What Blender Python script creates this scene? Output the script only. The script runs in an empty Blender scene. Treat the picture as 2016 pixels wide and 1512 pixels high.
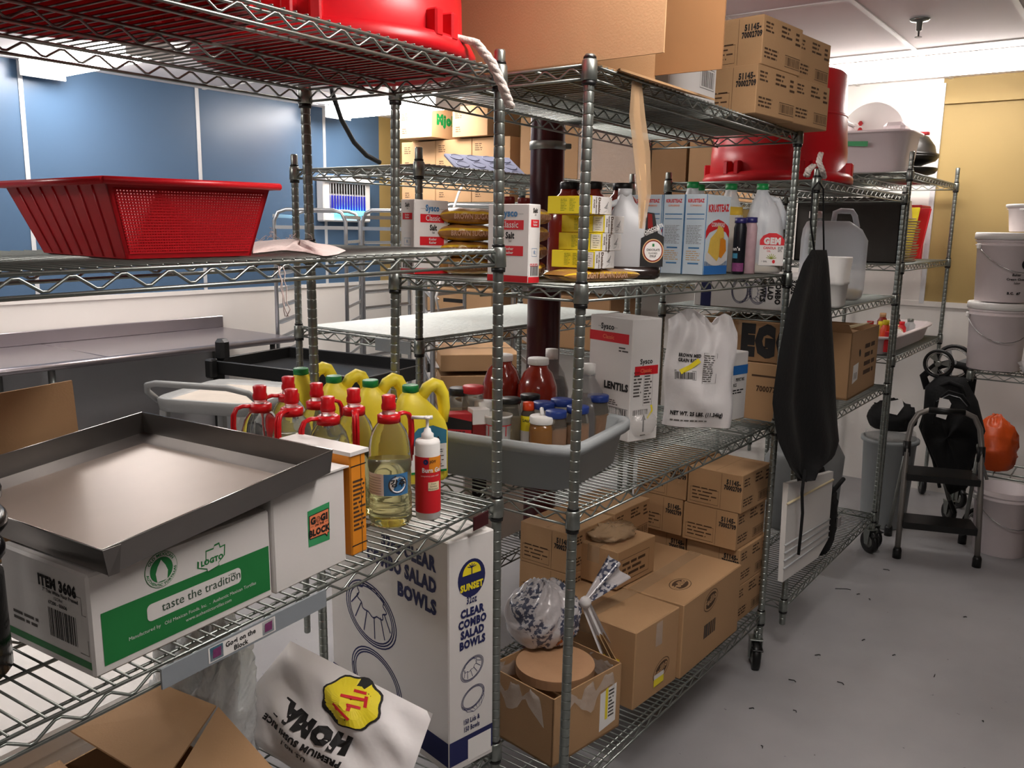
import bpy, math, random
from mathutils import Matrix, Vector
random.seed(7)
SC = bpy.context.scene
COL = SC.collection
PI = math.pi
CAMH = 1.7
# ---------------------------------------------------------------- camera
CAMF, CAMA, CAMP, CAMR = 1678.7, .6379, .1803, .017
cF = Vector((math.cos(CAMA)*math.cos(CAMP), math.sin(CAMA)*math.cos(CAMP), -math.sin(CAMP)))
cRt = Vector((math.sin(CAMA), -math.cos(CAMA), 0.0))
cU = cRt.cross(cF)
R_ = cRt*math.cos(CAMR)+cU*math.sin(CAMR)
U_ = -cRt*math.sin(CAMR)+cU*math.cos(CAMR)
EYE = Vector((0, 0, CAMH))
cam = bpy.data.cameras.new('camera'); camo = bpy.data.objects.new('camera', cam); COL.objects.link(camo)
mw = Matrix.Identity(4)
for i in range(3):
    mw[i][0] = R_[i]; mw[i][1] = U_[i]; mw[i][2] = -cF[i]; mw[i][3] = EYE[i]
camo.matrix_world = mw
cam.sensor_fit = 'HORIZONTAL'; cam.sensor_width = 36; cam.lens = CAMF/2016*36
cam.clip_start = .02; cam.clip_end = 60
SC.camera = camo

def ray(px, py): return cF+R_*((px-1008)/CAMF)-U_*((py-756)/CAMF)
def cast(px, py, M=None, x=None, y=None, z=None):
    """point of frame M seen at a photo position, on one of the frame's planes"""
    M = M or Matrix.Identity(4); Mi = M.inverted()
    o = Mi @ EYE; d = Mi.to_3x3() @ ray(px, py)
    if z is not None: k = (z-o.z)/d.z
    elif y is not None: k = (y-o.y)/d.y
    else: k = (x-o.x)/d.x
    return o+d*k
def prow(P):
    v = P-EYE; w = v.dot(cF)
    return 756-CAMF*v.dot(U_)/w
def hgt(py, x, y, M=None, z0=1.0):
    """height at which the upright line over (x, y) crosses a photo row"""
    M = M or Matrix.Identity(4)
    a, b = z0, z0+.1
    fa = prow(M @ Vector((x, y, a)))-py
    for _ in range(12):
        fb = prow(M @ Vector((x, y, b)))-py
        if abs(fb-fa) < 1e-9: break
        a, b, fa = b, b-fb*(b-a)/(fb-fa), fb
    return b
# ---------------------------------------------------------------- materials
def lin(h):
    h = h.lstrip('#'); c = [int(h[i:i+2], 16)/255 for i in (0, 2, 4)]
    return tuple(((v+.055)/1.055)**2.4 if v > .04045 else v/12.92 for v in c)+(1,)
MATS = {}; DONE = set()
def mat(name, col, rough=.5, metal=0, noise=0, nscale=8, bump=0, bscale=60, trans=0, alpha=1, emit=0, ecol=None, coat=0, ior=1.45, stretch=None, sss=0, spec=.5):
    if name in DONE: return MATS[name]
    DONE.add(name)
    m = MATS.get(name) or bpy.data.materials.new(name); m.use_nodes = True; nt = m.node_tree
    b = nt.nodes['Principled BSDF']; c = lin(col)
    b.inputs['Base Color'].default_value = c; b.inputs['Roughness'].default_value = rough
    b.inputs['Metallic'].default_value = metal; b.inputs['IOR'].default_value = ior
    b.inputs['Specular IOR Level'].default_value = spec
    if trans: b.inputs['Transmission Weight'].default_value = trans
    if alpha < 1: b.inputs['Alpha'].default_value = alpha
    if coat: b.inputs['Coat Weight'].default_value = coat
    if sss:
        b.inputs['Subsurface Weight'].default_value = sss; b.inputs['Subsurface Scale'].default_value = .02
    if emit:
        b.inputs['Emission Color'].default_value = lin(ecol or col); b.inputs['Emission Strength'].default_value = emit
    tc = nt.nodes.new('ShaderNodeTexCoord'); mp = nt.nodes.new('ShaderNodeMapping'); nt.links.new(tc.outputs['Object'], mp.inputs['Vector'])
    if stretch: mp.inputs['Scale'].default_value = stretch
    if noise:
        n = nt.nodes.new('ShaderNodeTexNoise'); n.inputs['Scale'].default_value = nscale; n.inputs['Detail'].default_value = 5
        nt.links.new(mp.outputs[0], n.inputs['Vector'])
        mx = nt.nodes.new('ShaderNodeMix'); mx.data_type = 'RGBA'; nt.links.new(n.outputs['Fac'], mx.inputs['Factor'])
        mx.inputs['A'].default_value = tuple(v*(1-noise) for v in c[:3])+(1,); mx.inputs['B'].default_value = tuple(min(1, v*(1+noise)) for v in c[:3])+(1,)
        nt.links.new(mx.outputs['Result'], b.inputs['Base Color'])
    if bump:
        n2 = nt.nodes.new('ShaderNodeTexNoise'); n2.inputs['Scale'].default_value = bscale; n2.inputs['Detail'].default_value = 3
        nt.links.new(mp.outputs[0], n2.inputs['Vector'])
        bp = nt.nodes.new('ShaderNodeBump'); bp.inputs['Strength'].default_value = bump; bp.inputs['Distance'].default_value = .01
        nt.links.new(n2.outputs['Fac'], bp.inputs['Height']); nt.links.new(bp.outputs[0], b.inputs['Normal'])
    MATS[name] = m; return m
def K(n):
    if n not in MATS: MATS[n] = bpy.data.materials.new(n)
    return MATS[n]
mat('zinc', '#8f948f', .36, .85, .12, 30)
mat('zinc_dull', '#8b8d88', .42, .8, .2, 20)
mat('blackplastic', '#141414', .4)
mat('card', '#b08b64', .8, 0, .06, 6, .06, 200)
mat('card_dark', '#93704d', .85, 0, .08, 6)
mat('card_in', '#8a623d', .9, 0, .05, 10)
mat('card_edge', '#c9a679', .9)
mat('white_card', '#dedad6', .6, 0, .03, 5)
mat('white', '#e8e6e2', .5)
mat('paper', '#efece8', .7)
mat('redplastic', '#c8141f', .35, 0, .03, 4, sss=0)
mat('red', '#d3202a', .5)
mat('ink', '#1c1a1a', .7)
mat('ink_soft', '#55504c', .8)
mat('ink_brown', '#4a3320', .8)
mat('navy', '#1d2256', .6)
mat('yellow', '#f0dc28', .5)
mat('green', '#1f7a3c', .6)
mat('tape', '#c9a883', .12, 0, .15, 10, alpha=.55)
mat('film', '#e9e6e2', .08, 0, 0, bump=.6, bscale=45, alpha=.28, spec=1)
mat('film_white', '#eceae8', .15, 0, .08, 14, bump=.5, bscale=30, alpha=.72)
mat('grey_label', '#8d9499', .5)
mat('steel', '#b9b4ae', .3, .95, .1, 5, 0, stretch=(1, 12, 1))
mat('tub', '#9ea3a4', .55, 0, .03, 10)
mat('orange', '#e08a1e', .6)
mat('blue', '#2a6fb8', .5)
mat('clearpet', '#f2f4f0', .04, 0, trans=.96, ior=1.12, bump=.15, bscale=25)
mat('oil', '#f4eeb4', .05, 0, trans=.93, ior=1.2)
mat('silver', '#c8c8c8', .25, 1)
mat('brownsugar', '#a97c46', .75, 0, .2, 60)
mat('darkred', '#7a1b16', .35)
# ---------------------------------------------------------------- mesh builder
class MB:
    def __init__(s): s.v = []; s.f = []; s.mi = []; s.sm = []; s.mats = []; s.cur = 0; s.smooth = False; s.T = None
    def m(s, name):
        mt = K(name)
        if mt not in s.mats: s.mats.append(mt)
        s.cur = s.mats.index(mt); return s
    def add(s, vs, fs, smooth=None):
        if not s.mats: s.m('white')
        o = len(s.v)
        for p in vs:
            p = Vector(p); s.v.append(s.T @ p if s.T else p)
        sm = s.smooth if smooth is None else smooth
        for f in fs: s.f.append([o+i for i in f]); s.mi.append(s.cur); s.sm.append(sm)
        return s
    def box(s, x0, y0, z0, x1, y1, z1, c=0):
        if c <= 0:
            vs = [(x, y, z) for z in (z0, z1) for y in (y0, y1) for x in (x0, x1)]
            return s.add(vs, [(0, 2, 3, 1), (4, 5, 7, 6), (0, 1, 5, 4), (2, 6, 7, 3), (0, 4, 6, 2), (1, 3, 7, 5)], False)
        vs = []; idx = {}
        for ix, (x, sx) in enumerate(((x0, 1), (x1, -1))):
            for iy, (y, sy) in enumerate(((y0, 1), (y1, -1))):
                for iz, (z, sz) in enumerate(((z0, 1), (z1, -1))):
                    for a in range(3):
                        idx[ix, iy, iz, a] = len(vs)
                        vs.append((x+sx*c*(a != 0), y+sy*c*(a != 1), z+sz*c*(a != 2)))
        F = []
        for a in range(3):
            b, d = [k for k in range(3) if k != a]
            for e in (0, 1):
                q = []
                for u, w in ((0, 0), (1, 0), (1, 1), (0, 1)):
                    k = [0, 0, 0]; k[a] = e; k[b] = u; k[d] = w; q.append(idx[k[0], k[1], k[2], a])
                F.append(q)
            for u in (0, 1):
                for w in (0, 1):   # edge along a
                    k0 = [0, 0, 0]; k0[b] = u; k0[d] = w; k1 = list(k0); k1[a] = 1
                    F.append([idx[tuple(k0)+(b,)], idx[tuple(k1)+(b,)], idx[tuple(k1)+(d,)], idx[tuple(k0)+(d,)]])
        for ix in (0, 1):
            for iy in (0, 1):
                for iz in (0, 1): F.append([idx[ix, iy, iz, a] for a in range(3)])
        return s.add(vs, F, False)
    def lathe(s, prof, x=0, y=0, seg=20, sx=1, sy=1, smooth=True, cap=True, n=0):
        """prof: (radius, height); n>0 gives a superellipse (rounded square) section"""
        vs = []; F = []; m = len(prof)
        for r, z in prof:
            for k in range(seg):
                a = 2*PI*(k+.5)/seg; ca, sa = math.cos(a), math.sin(a)
                if n:
                    q = (abs(ca)**n+abs(sa)**n)**(-1/n); ca *= q; sa *= q
                vs.append((x+r*sx*ca, y+r*sy*sa, z))
        for j in range(m-1):
            for k in range(seg):
                k2 = (k+1) % seg; F.append((j*seg+k, j*seg+k2, (j+1)*seg+k2, (j+1)*seg+k))
        s.add(vs, F, smooth)
        if cap:
            o = len(s.v)-len(vs)
            for j, rev in ((0, True), (m-1, False)):
                if prof[j][0] > 1e-5:
                    f = [o+j*seg+k for k in range(seg)]
                    s.f.append(f[::-1] if rev else f); s.mi.append(s.cur); s.sm.append(False)
        return s
    def tube(s, pts, r, seg=6, closed=False, smooth=True, flat=None):
        pts = [Vector(p) for p in pts]; n = len(pts); vs = []; F = []
        up = None
        for i, p in enumerate(pts):
            a = pts[(i-1) % n] if (closed or i > 0) else p
            b = pts[(i+1) % n] if (closed or i < n-1) else p
            t = (b-a).normalized() if (b-a).length > 1e-9 else Vector((0, 0, 1))
            if up is None: up = Vector((0, 0, 1)) if abs(t.z) < .9 else Vector((1, 0, 0))
            u = t.cross(up)
            if u.length < 1e-4: u = t.orthogonal()
            u.normalize(); w = u.cross(t).normalized(); up = w
            rr = r[i] if isinstance(r, (list, tuple)) else r
            ru, rw = (rr, rr) if not flat else (rr*flat[0], rr*flat[1])
            for k in range(seg):
                g = 2*PI*(k+.5)/seg; vs.append(p+u*math.cos(g)*ru+w*math.sin(g)*rw)
        m = n if closed else n-1
        for i in range(m):
            for k in range(seg):
                k2 = (k+1) % seg; j = (i+1) % n
                F.append((i*seg+k, i*seg+k2, j*seg+k2, j*seg+k))
        if not closed: F.append(tuple(range(seg))[::-1]); F.append(tuple((n-1)*seg+k for k in range(seg)))
        return s.add(vs, F, smooth)
    def poly(s, pts, smooth=False): return s.add(pts, [tuple(range(len(pts)))], smooth)
    def slab(s, pts, d):
        """polygon (3d points) given thickness along vector d"""
        d = Vector(d); pts = [Vector(p) for p in pts]; n = len(pts)
        vs = pts+[p+d for p in pts]
        F = [tuple(range(n))[::-1], tuple(range(n, 2*n))]+[(i, (i+1) % n, n+(i+1) % n, n+i) for i in range(n)]
        return s.add(vs, F, False)
    def grid(s, fn, nu, nv, smooth=True, closed_u=False):
        vs = [fn(i/(nu-(0 if closed_u else 1)), j/(nv-1)) for j in range(nv) for i in range(nu)]
        F = []
        for j in range(nv-1):
            for i in range(nu if closed_u else nu-1):
                i2 = (i+1) % nu; F.append((j*nu+i, j*nu+i2, (j+1)*nu+i2, (j+1)*nu+i))
        return s.add(vs, F, smooth)
    # ---- printing on a plane: P = (origin, u, v)
    def pr(s, P, rects):
        o, u, v = P; n = u.cross(v)*EPS
        for a, b, c, d in rects: s.add([o+u*a+v*b+n, o+u*c+v*b+n, o+u*c+v*d+n, o+u*a+v*d+n], [(0, 1, 2, 3)], False)
        return s
    def pp(s, P, pts, lift=1):
        o, u, v = P; n = u.cross(v)*EPS*lift
        return s.add([o+u*a+v*b+n for a, b in pts], [tuple(range(len(pts)))], False)
    def line(s, P, pts, w, closed=False, lift=1):
        """a drawn line of width w through 2d points"""
        n = len(pts); L = []; Rr = []
        for i in range(n):
            a = pts[(i-1) % n] if (closed or i > 0) else pts[i]; b = pts[(i+1) % n] if (closed or i < n-1) else pts[i]
            dx, dy = b[0]-a[0], b[1]-a[1]; l = math.hypot(dx, dy) or 1
            L.append((pts[i][0]-dy/l*w/2, pts[i][1]+dx/l*w/2)); Rr.append((pts[i][0]+dy/l*w/2, pts[i][1]-dx/l*w/2))
        for i in range(n if closed else n-1):
            j = (i+1) % n; s.pp(P, [Rr[i], Rr[j], L[j], L[i]], lift)
        return s
    def ell(s, P, cx, cy, rx, ry, rot=0, a0=0, a1=2*PI, n=28):
        pts = []
        for k in range(n):
            a = a0+(a1-a0)*k/(n if abs(a1-a0-2*PI) < 1e-6 else n-1); x, y = rx*math.cos(a), ry*math.sin(a)
            pts.append((cx+x*math.cos(rot)-y*math.sin(rot), cy+x*math.sin(rot)+y*math.cos(rot)))
        return pts
    def text(s, P, st, x, y, h, bold=0, align='L', sx=1, rot=0, lift=2, italic=0):
        vs, fs, w = glyphs(st, bold)
        o, u, v = P; n = u.cross(v)*EPS*lift; k = h/.7
        off = {'L': 0, 'C': -w/2, 'R': -w}[align]; c, sn = math.cos(rot), math.sin(rot)
        out = []
        for a, b in vs:
            a = (a+off+italic*b)*k*sx; b = b*k
            out.append(o+u*(x+a*c-b*sn)+v*(y+a*sn+b*c)+n)
        return s.add(out, fs, False)
    def bars(s, P, x, y, w, h, n=16, seed=1):
        rr = random.Random(seed); c = 0
        while c < w:
            b = w/n*rr.uniform(.3, 1.1); s.pr(P, [(x+c, y, min(x+c+b, x+w), y+h)]); c += b+w/n*rr.uniform(.3, .9)
        return s
    def fine(s, P, x, y, w, h, n=4, seed=1, fill=.5, ragged=.35):
        """rows of print too small to read"""
        rr = random.Random(seed); lh = h/n
        for i in range(n):
            cx = x; e = x+w*(1-rr.random()*ragged)
            while cx < e:
                b = min(lh*rr.uniform(1, 3.2), e-cx); s.pr(P, [(cx, y+h-(i+.5+fill/2)*lh, cx+b, y+h-(i+.5-fill/2)*lh)]); cx += b+lh*.45
        return s
    def mesh(s, name):
        me = bpy.data.meshes.new(name); me.from_pydata([tuple(p) for p in s.v], [], s.f)
        for m_ in s.mats: me.materials.append(m_)
        me.polygons.foreach_set('material_index', s.mi); me.polygons.foreach_set('use_smooth', s.sm); me.update()
        return me
EPS = .0004
_gl = {}
def glyphs(st, bold=0):
    key = (st, bold)
    if key in _gl: return _gl[key]
    cu = bpy.data.curves.new('t', 'FONT'); cu.body = st; cu.size = 1; cu.offset = bold*.03; cu.resolution_u = 2; cu.fill_mode = 'FRONT'
    if bold: cu.space_character = 1+.06*bold
    o = bpy.data.objects.new('t', cu); COL.objects.link(o)
    dg = bpy.context.evaluated_depsgraph_get(); dg.update()
    me = bpy.data.meshes.new_from_object(o.evaluated_get(dg))
    vs = [(v.co.x, v.co.y) for v in me.vertices]; fs = [tuple(p.vertices) for p in me.polygons]
    bpy.data.objects.remove(o); bpy.data.curves.remove(cu); bpy.data.meshes.remove(me)
    fs = [f if sum(vs[f[i]][0]*vs[f[(i+1) % len(f)]][1]-vs[f[(i+1) % len(f)]][0]*vs[f[i]][1] for i in range(len(f))) > 0 else f[::-1] for f in fs]
    w = max([v[0] for v in vs] or [0]); _gl[key] = (vs, fs, w); return _gl[key]
# ---------------------------------------------------------------- linking things
I4 = Matrix.Identity(4)
def TR(x, y, z, rz=0, rx=0, ry=0): return Matrix.Translation((x, y, z)) @ Matrix.Rotation(rz, 4, 'Z') @ Matrix.Rotation(ry, 4, 'Y') @ Matrix.Rotation(rx, 4, 'X')
def asmesh(x, n): return x.mesh(n) if isinstance(x, MB) else x
def thing(name, label, cat, M, parts, group=None):
    """parts: one MB (a thing without parts) or a list of (name, MB or mesh, [sub-parts], label)"""
    if isinstance(parts, (MB, bpy.types.Mesh)):
        o = bpy.data.objects.new(name, asmesh(parts, name)); COL.objects.link(o)
    else:
        o = bpy.data.objects.new(name, None); o.empty_display_size = .05; COL.objects.link(o)
        for p in parts:
            c = bpy.data.objects.new(p[0], asmesh(p[1], p[0])); c.parent = o; COL.objects.link(c)
            if len(p) > 3: c['label'] = p[3]
            for q in (p[2] if len(p) > 2 and p[2] else []):
                d = bpy.data.objects.new(q[0], asmesh(q[1], q[0])); d.parent = c; COL.objects.link(d)
                if len(q) > 3: d['label'] = q[3]
    o.matrix_world = M
    o['label'] = label; o['category'] = cat
    if group: o['group'] = group
    return o
def freeze(parts):
    """turn builders into shared mesh data so that repeats can use them"""
    if isinstance(parts, MB): return parts.mesh('shared')
    return [(p[0], asmesh(p[1], p[0]), [(q[0], asmesh(q[1], q[0])) + tuple(q[2:]) for q in (p[2] if len(p) > 2 and p[2] else [])]) + tuple(p[3:]) for p in parts]
def struct(name, mb, M=I4, label=None, parts=None):
    o = bpy.data.objects.new(name, asmesh(mb, name)); COL.objects.link(o); o.matrix_world = M
    o['kind'] = 'structure'
    if label: o['label'] = label
    for p in parts or []:
        c = bpy.data.objects.new(p[0], asmesh(p[1], p[0])); c.parent = o; COL.objects.link(c)
    return o
# ---------------------------------------------------------------- wire shelving
def post_mb(h, lean=None, r=.0127, z0=0):
    b = MB().m('zinc'); pr = [(r*.8, z0), (r, z0+.004)]; z = z0+.03
    while z < z0+h-.02: pr += [(r, z-.011), (r, z-.0021), (r*.99, z-.0016), (r*.86, z-.0008), (r*.86, z+.0008), (r*.99, z+.0016), (r, z+.0021), (r, z+.011)]; z += .0254
    pr += [(r, z0+h-.004), (r*.85, z0+h)]
    return b.lathe(pr, seg=14)
def shelf_mb(L, D, metal='zinc', collars=True, pitch=.0254, wr=.0021, mid=True):
    """wire shelf: deck at z=0, posts stand at its four corners"""
    b = MB().m(metal); r = .0034; H = .034
    def truss(p, q, n):
        p, q = Vector(p), Vector(q); d = (q-p)
        b.tube([p-Vector((0, 0, .004)), q-Vector((0, 0, .004))], r, 6); b.tube([p-Vector((0, 0, H)), q-Vector((0, 0, H))], r, 6)
        z = [p+d*(k/n)+Vector((0, 0, (-.007 if k % 2 else -H+.003))) for k in range(n+1)]
        zz = []
        for k in range(n):   # wave with flattened crests
            a, c = z[k], z[k+1]; zz += [a.lerp(c, .12)-Vector((0, 0, 0)), a.lerp(c, .88)]
        b.tube(zz, r*.75, 5)
    e = .012
    n = int(L/.0375)
    truss((e, 0, 0), (L-e, 0, 0), n); truss((e, D, 0), (L-e, D, 0), n)
    n2 = int(D/.0375)
    truss((0, e, 0), (0, D-e, 0), n2); truss((L, e, 0), (L, D-e, 0), n2)
    ys = [D*.25, D*.75]
    for y in ys: b.tube([(0, y, -.006), (L, y, -.006)], r, 5)
    if mid: truss((0, D*.5, -.004), (L, D*.5, -.004), n)
    for y in (.022, D-.022): b.tube([(0, y, -.006), (L, y, -.006)], r*.8, 5)
    k = .0254
    while k < L-.01: b.tube([(k, -.002, 0), (k, D+.002, 0)], wr, 5); k += pitch
    if collars:
        for x in (0, L):
            for y in (0, D):
                b.m(metal); b.lathe([(.0145, .008), (.0175, .004), (.019, -.038), (.0165, -.04)], x, y, 12)
                b.m('blackplastic'); b.lathe([(.0145, -.04), (.0172, -.041), (.0165, -.05), (.0145, -.05)], x, y, 12)
                b.lathe([(.0138, .008), (.0155, .009), (.0145, .013), (.0138, .014)], x, y, 12)
    return b
def caster_parts():
    w = MB().m('blackplastic'); w.T = Matrix.Translation((0, .012, .0635)) @ Matrix.Rotation(PI/2, 4, 'X')
    w.lathe([(.04, -.012), (.058, -.015), (.0635, -.008), (.0635, .008), (.058, .015), (.04, .012)], seg=24)
    w.m('zinc_dull').lathe([(.012, -.018), (.04, -.01), (.04, .01), (.012, .018)], seg=16)
    f = MB().m('zinc')
    for sd in (-1, 1):
        f.slab([(-.014, .012+sd*.021, .05), (.014, .012+sd*.021, .05), (.032, .012+sd*.021, .13), (-.022, .012+sd*.021, .13)], (0, sd*.003, 0))
    f.box(-.024, -.014, .13, .034, .038, .135, .001); f.lathe([(.012, .135), (.012, .165)], .004, .01, 10)
    f.m('blackplastic').box(-.055, -.012, .1, -.02, .03, .106, .002)
    return f, w
def rack(label, M, L, D, shelves, h, z0, names=None, cast_at=(), metal='zinc', tilt=None, cat='shelving unit', posts=None, extra=None, ext=None):
    """shelves: list of (z_deck, dz at far end or None)"""
    parts = []
    pm = post_mb(h, z0=z0).mesh('post'); 
    for i, (x, y) in enumerate(posts or ((0, 0), (L, 0), (0, D), (L, D))):
        m = pm.copy(); m.transform(Matrix.Translation((x, y, 0))); subs = []
        parts.append(('post', m, subs))
    for i, sh in enumerate(shelves):
        z, dz = sh[0], (sh[1] if len(sh) > 1 else 0)
        b = shelf_mb(L, D, metal).mesh('wire_shelf'); b.transform(Matrix.Translation((0, 0, z)) @ Matrix.Shear('XY', 4, (0, 0)) @ Matrix.Rotation(-math.atan2(dz, L), 4, 'Y'))
        parts.append(('wire_shelf', b, (extra or {}).get(i)))
    for (x, y, rz) in cast_at:
        f, w = caster_parts(); T = Matrix.Translation((x, y, 0)) @ Matrix.Rotation(rz, 4, 'Z')
        fm = f.mesh('caster'); wm = w.mesh('wheel'); fm.transform(T); wm.transform(T)
        parts.append(('caster', fm, [('wheel', wm)]))
    return thing('shelving_unit', label, cat, M, parts)
# ================================================================ frames of the shelving units
def frame(x, y, z, yaw=0, tilt=0): return Matrix.Translation((x, y, z)) @ Matrix.Rotation(yaw, 4, 'Z') @ Matrix.Rotation(tilt, 4, 'Y') @ Matrix.Translation((0, 0, -z))
LL = 1.52
FL = frame(1.5838, 1.2196, 1.635, .0699, -.0118) @ Matrix.Translation((-LL, 0, 0))   # x runs 0..LL, near-end post at LL
FR = frame(1.7198, 1.0757, 1.552, 0, .0117)
RL = 1.424
FM = frame(2.07, 1.92, 1.3)
FS = frame(3.30, 1.045, 1.4); SL = 1.41
FU = frame(4.80, 1.05, 1.0); UL = 1.26
FN = frame(6.02, 2.25, 1.0, PI/2)    # against the end wall
DP = .61
zL = [2.051, 1.650, 1.043, .382]
zR = [2.072, 1.567, 1.010, .24]
zM = [1.90, 1.325, .42]
zS = [1.90, 1.392, .925, .22]
zU = [2.02, 1.55, 1.06, .2]
zN = [1.90, 1.35, .8, .2]
def CL(px, py, k): return cast(px, py, FL, z=zL[k])
def CR(px, py, k): return cast(px, py, FR, z=zR[k])
rack('long wire shelving unit nearest the camera, with the white tortilla case and oil bottles', FL, LL, DP, [(z,) for z in zL], 1.99, .1)
rack('wire shelving unit in the middle, right of the corner post, holding the grey bus tub', FR, RL, DP, [(z,) for z in zR], 1.965, .125, cast_at=((RL, 0, .5), (RL, DP, .2), (0, 0, .9), (0, DP, .4)))
rack('low empty wire shelving unit behind the maroon column with a white plastic deck', FM, 1.40, DP, [(z,) for z in zM], 1.85, .1)
rack('wire shelving unit beyond the apron with a red tub on its top', FS, SL, DP, [(z,) for z in zS], 1.82, .12, cast_at=((SL, 0, .9), (SL, DP, .4)))
rack('wire shelving unit at the end wall carrying white translucent bins', FU, UL, DP, [(z,) for z in zU[:3]], 1.98, .14, cast_at=((0, 0, .9), (UL, 0, .4)))
rack('wire shelving unit against the far end wall stacked with brown cartons', FN, 3.0, DP, [(z,) for z in zN], 1.83, .1)
# ================================================================ room
WX, WY, CZ = 6.16, 5.8, 2.68
mat('floorpaint', '#8f8e8e', .42, 0, .06, 3, .05, 40)
mat('wallblue', '#4c6682', .3, 0, .06, 1.2)
mat('wallyellow', '#a48c58', .6, 0, .04, 2)
mat('frp', '#e2ded8', .4, 0, .03, 3)
mat('ceil', '#f2eceb', .8)
mat('seam', '#d2d4d6', .35, .2)
X0, Y0 = -3.2, -2.2
def floor_mat():
    m = K('floorpaint'); nt = m.node_tree; b = nt.nodes['Principled BSDF']
    tc = nt.nodes.new('ShaderNodeTexCoord')
    vo = nt.nodes.new('ShaderNodeTexVoronoi'); vo.inputs['Scale'].default_value = 9; vo.inputs['Randomness'].default_value = 1
    n1 = nt.nodes.new('ShaderNodeTexNoise'); n1.inputs['Scale'].default_value = 1.3; n1.inputs['Detail'].default_value = 6
    n2 = nt.nodes.new('ShaderNodeTexNoise'); n2.inputs['Scale'].default_value = 26; n2.inputs['Detail'].default_value = 4
    for n in (vo, n1, n2): nt.links.new(tc.outputs['Object'], n.inputs['Vector'])
    cr = nt.nodes.new('ShaderNodeValToRGB'); cr.color_ramp.elements[0].position = .71; cr.color_ramp.elements[1].position = .75
    cr.color_ramp.elements[0].color = (0, 0, 0, 1); cr.color_ramp.elements[1].color = (1, 1, 1, 1)
    nt.links.new(n2.outputs['Fac'], cr.inputs[0])
    c1 = nt.nodes.new('ShaderNodeValToRGB'); c1.color_ramp.elements[0].position = .35; c1.color_ramp.elements[1].position = .65
    c1.color_ramp.elements[0].color = lin('#8e8d8e'); c1.color_ramp.elements[1].color = lin('#a3a2a3')
    nt.links.new(n1.outputs['Fac'], c1.inputs[0])
    mx = nt.nodes.new('ShaderNodeMix'); mx.data_type = 'RGBA'; mx.inputs['B'].default_value = lin('#5c5a59')
    nt.links.new(c1.outputs[0], mx.inputs['A']); nt.links.new(cr.outputs[0], mx.inputs['Factor'])
    nt.links.new(mx.outputs['Result'], b.inputs['Base Color'])
floor_mat()
struct('floor', MB().m('floorpaint').box(X0, Y0, -.1, WX, WY, 0))
struct('wall_left', MB().m('wallblue').box(X0, WY, 1.19, 5.72, WY+.1, CZ).m('wallyellow').box(5.72, WY, 1.19, WX, WY+.1, CZ).m('frp').box(X0, WY, 0, WX, WY+.1, 1.19))
struct('wall_end', MB().m('wallyellow').box(WX, Y0, 1.26, WX+.1, WY+.1, CZ).m('frp').box(WX, Y0, 0, WX+.1, WY+.1, 1.26).box(WX-.006, 1.2, 1.26, WX, 2.42, CZ))
mat('walldark', '#463c2c', .7)
struct('wall_right', MB().m('walldark').box(X0, Y0-.1, 0, WX+.1, Y0, CZ))
struct('wall_back', MB().m('walldark').box(X0-.1, Y0, 0, X0, WY, CZ))
struct('ceiling', MB().m('ceil').box(X0, Y0, CZ, WX, WY, CZ+.1))
tb = MB().m('white')
x = 5.14-1.22*6
while x < WX+.01: tb.box(x-.012, Y0, CZ-.006, x+.012, WY, CZ-.001); x += 1.22
y = .595-.565*4
while y < WY: tb.box(X0, y-.012, CZ-.0065, WX, y+.012, CZ-.0015); y += .565
struct('trim_1', tb)
sm_ = MB().m('seam')
for x in (2.62-1.22*3, 2.62-1.22*2, 2.62-1.22, 2.62, 3.86, 5.07): sm_.box(x-.014, WY-.006, 1.19, x+.014, WY, CZ)
struct('trim_2', sm_)
struct('trim_3', MB().m('frp').box(X0, WY-.012, 1.17, WX, WY, 1.2).box(WX-.012, Y0, 1.24, WX, 1.5, 1.275))
struct('trim_4', MB().m('seam').box(WX-.014, 1.185, 1.26, WX, 1.215, CZ-.03))
sv = MB().m('wallyellow'); 
struct('trim_5', MB().m('wallyellow').box(WX-.03, Y0, CZ-.16, WX, 1.18, CZ-.115))
# column
cb = MB().m('white'); MATS.pop('x', 0)
mat('maroon', '#3d0f14', .3, 0, .1, 6)
cb = MB().m('maroon').lathe([(.062, 0), (.062, CZ)], seg=28, cap=False)
clp = MB().m('zinc_dull').lathe([(.0635, 1.98), (.0655, 1.981), (.0655, 2.008), (.0635, 2.009)], seg=28).box(.06, -.012, 1.985, .085, .012, 2.004, .003)
thing('steel_column', 'round dark maroon steel column rising behind the middle shelving', 'column', Matrix.Translation((2.62, 1.80, 0)) @ Matrix.Rotation(-.9, 4, 'Z'), [('shaft', cb), ('pipe_clamp', clp)])
# ceiling lights
mat('diffuser', '#ffffff', .4, emit=18, ecol='#fff8f3')
mat('fixture', '#f0eeea', .5)
mat('diffuser_fill', '#ffffff', .4, emit=6, ecol='#fff8f3')
mat('diffuser_far', '#ffffff', .4, emit=14, ecol='#fff8f3')
def lamp(label, x, y, L, rz, e='diffuser'):
    fr = MB().m('fixture').box(-.11, -L/2, -.02, .11, L/2, 0, .004).box(-.14, -L/2-.01, -.098, .14, -L/2, 0, .003).box(-.14, L/2, -.098, .14, L/2+.01, 0, .003)
    df = MB().m(e)
    def g(u, v):
        a = PI*u; return (-.13*math.cos(a), -L/2+L*v, -.02-.075*math.sin(a)**.6)
    df.grid(g, 14, 2)
    thing('ceiling_light', label, 'ceiling light', TR(x, y, CZ-.007, rz), [('housing', fr), ('diffuser', df)], None)
lamp('long fluorescent ceiling light in front of the end wall on the right', 5.42, 1.18, 1.2, 0, 'diffuser_far')
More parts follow.
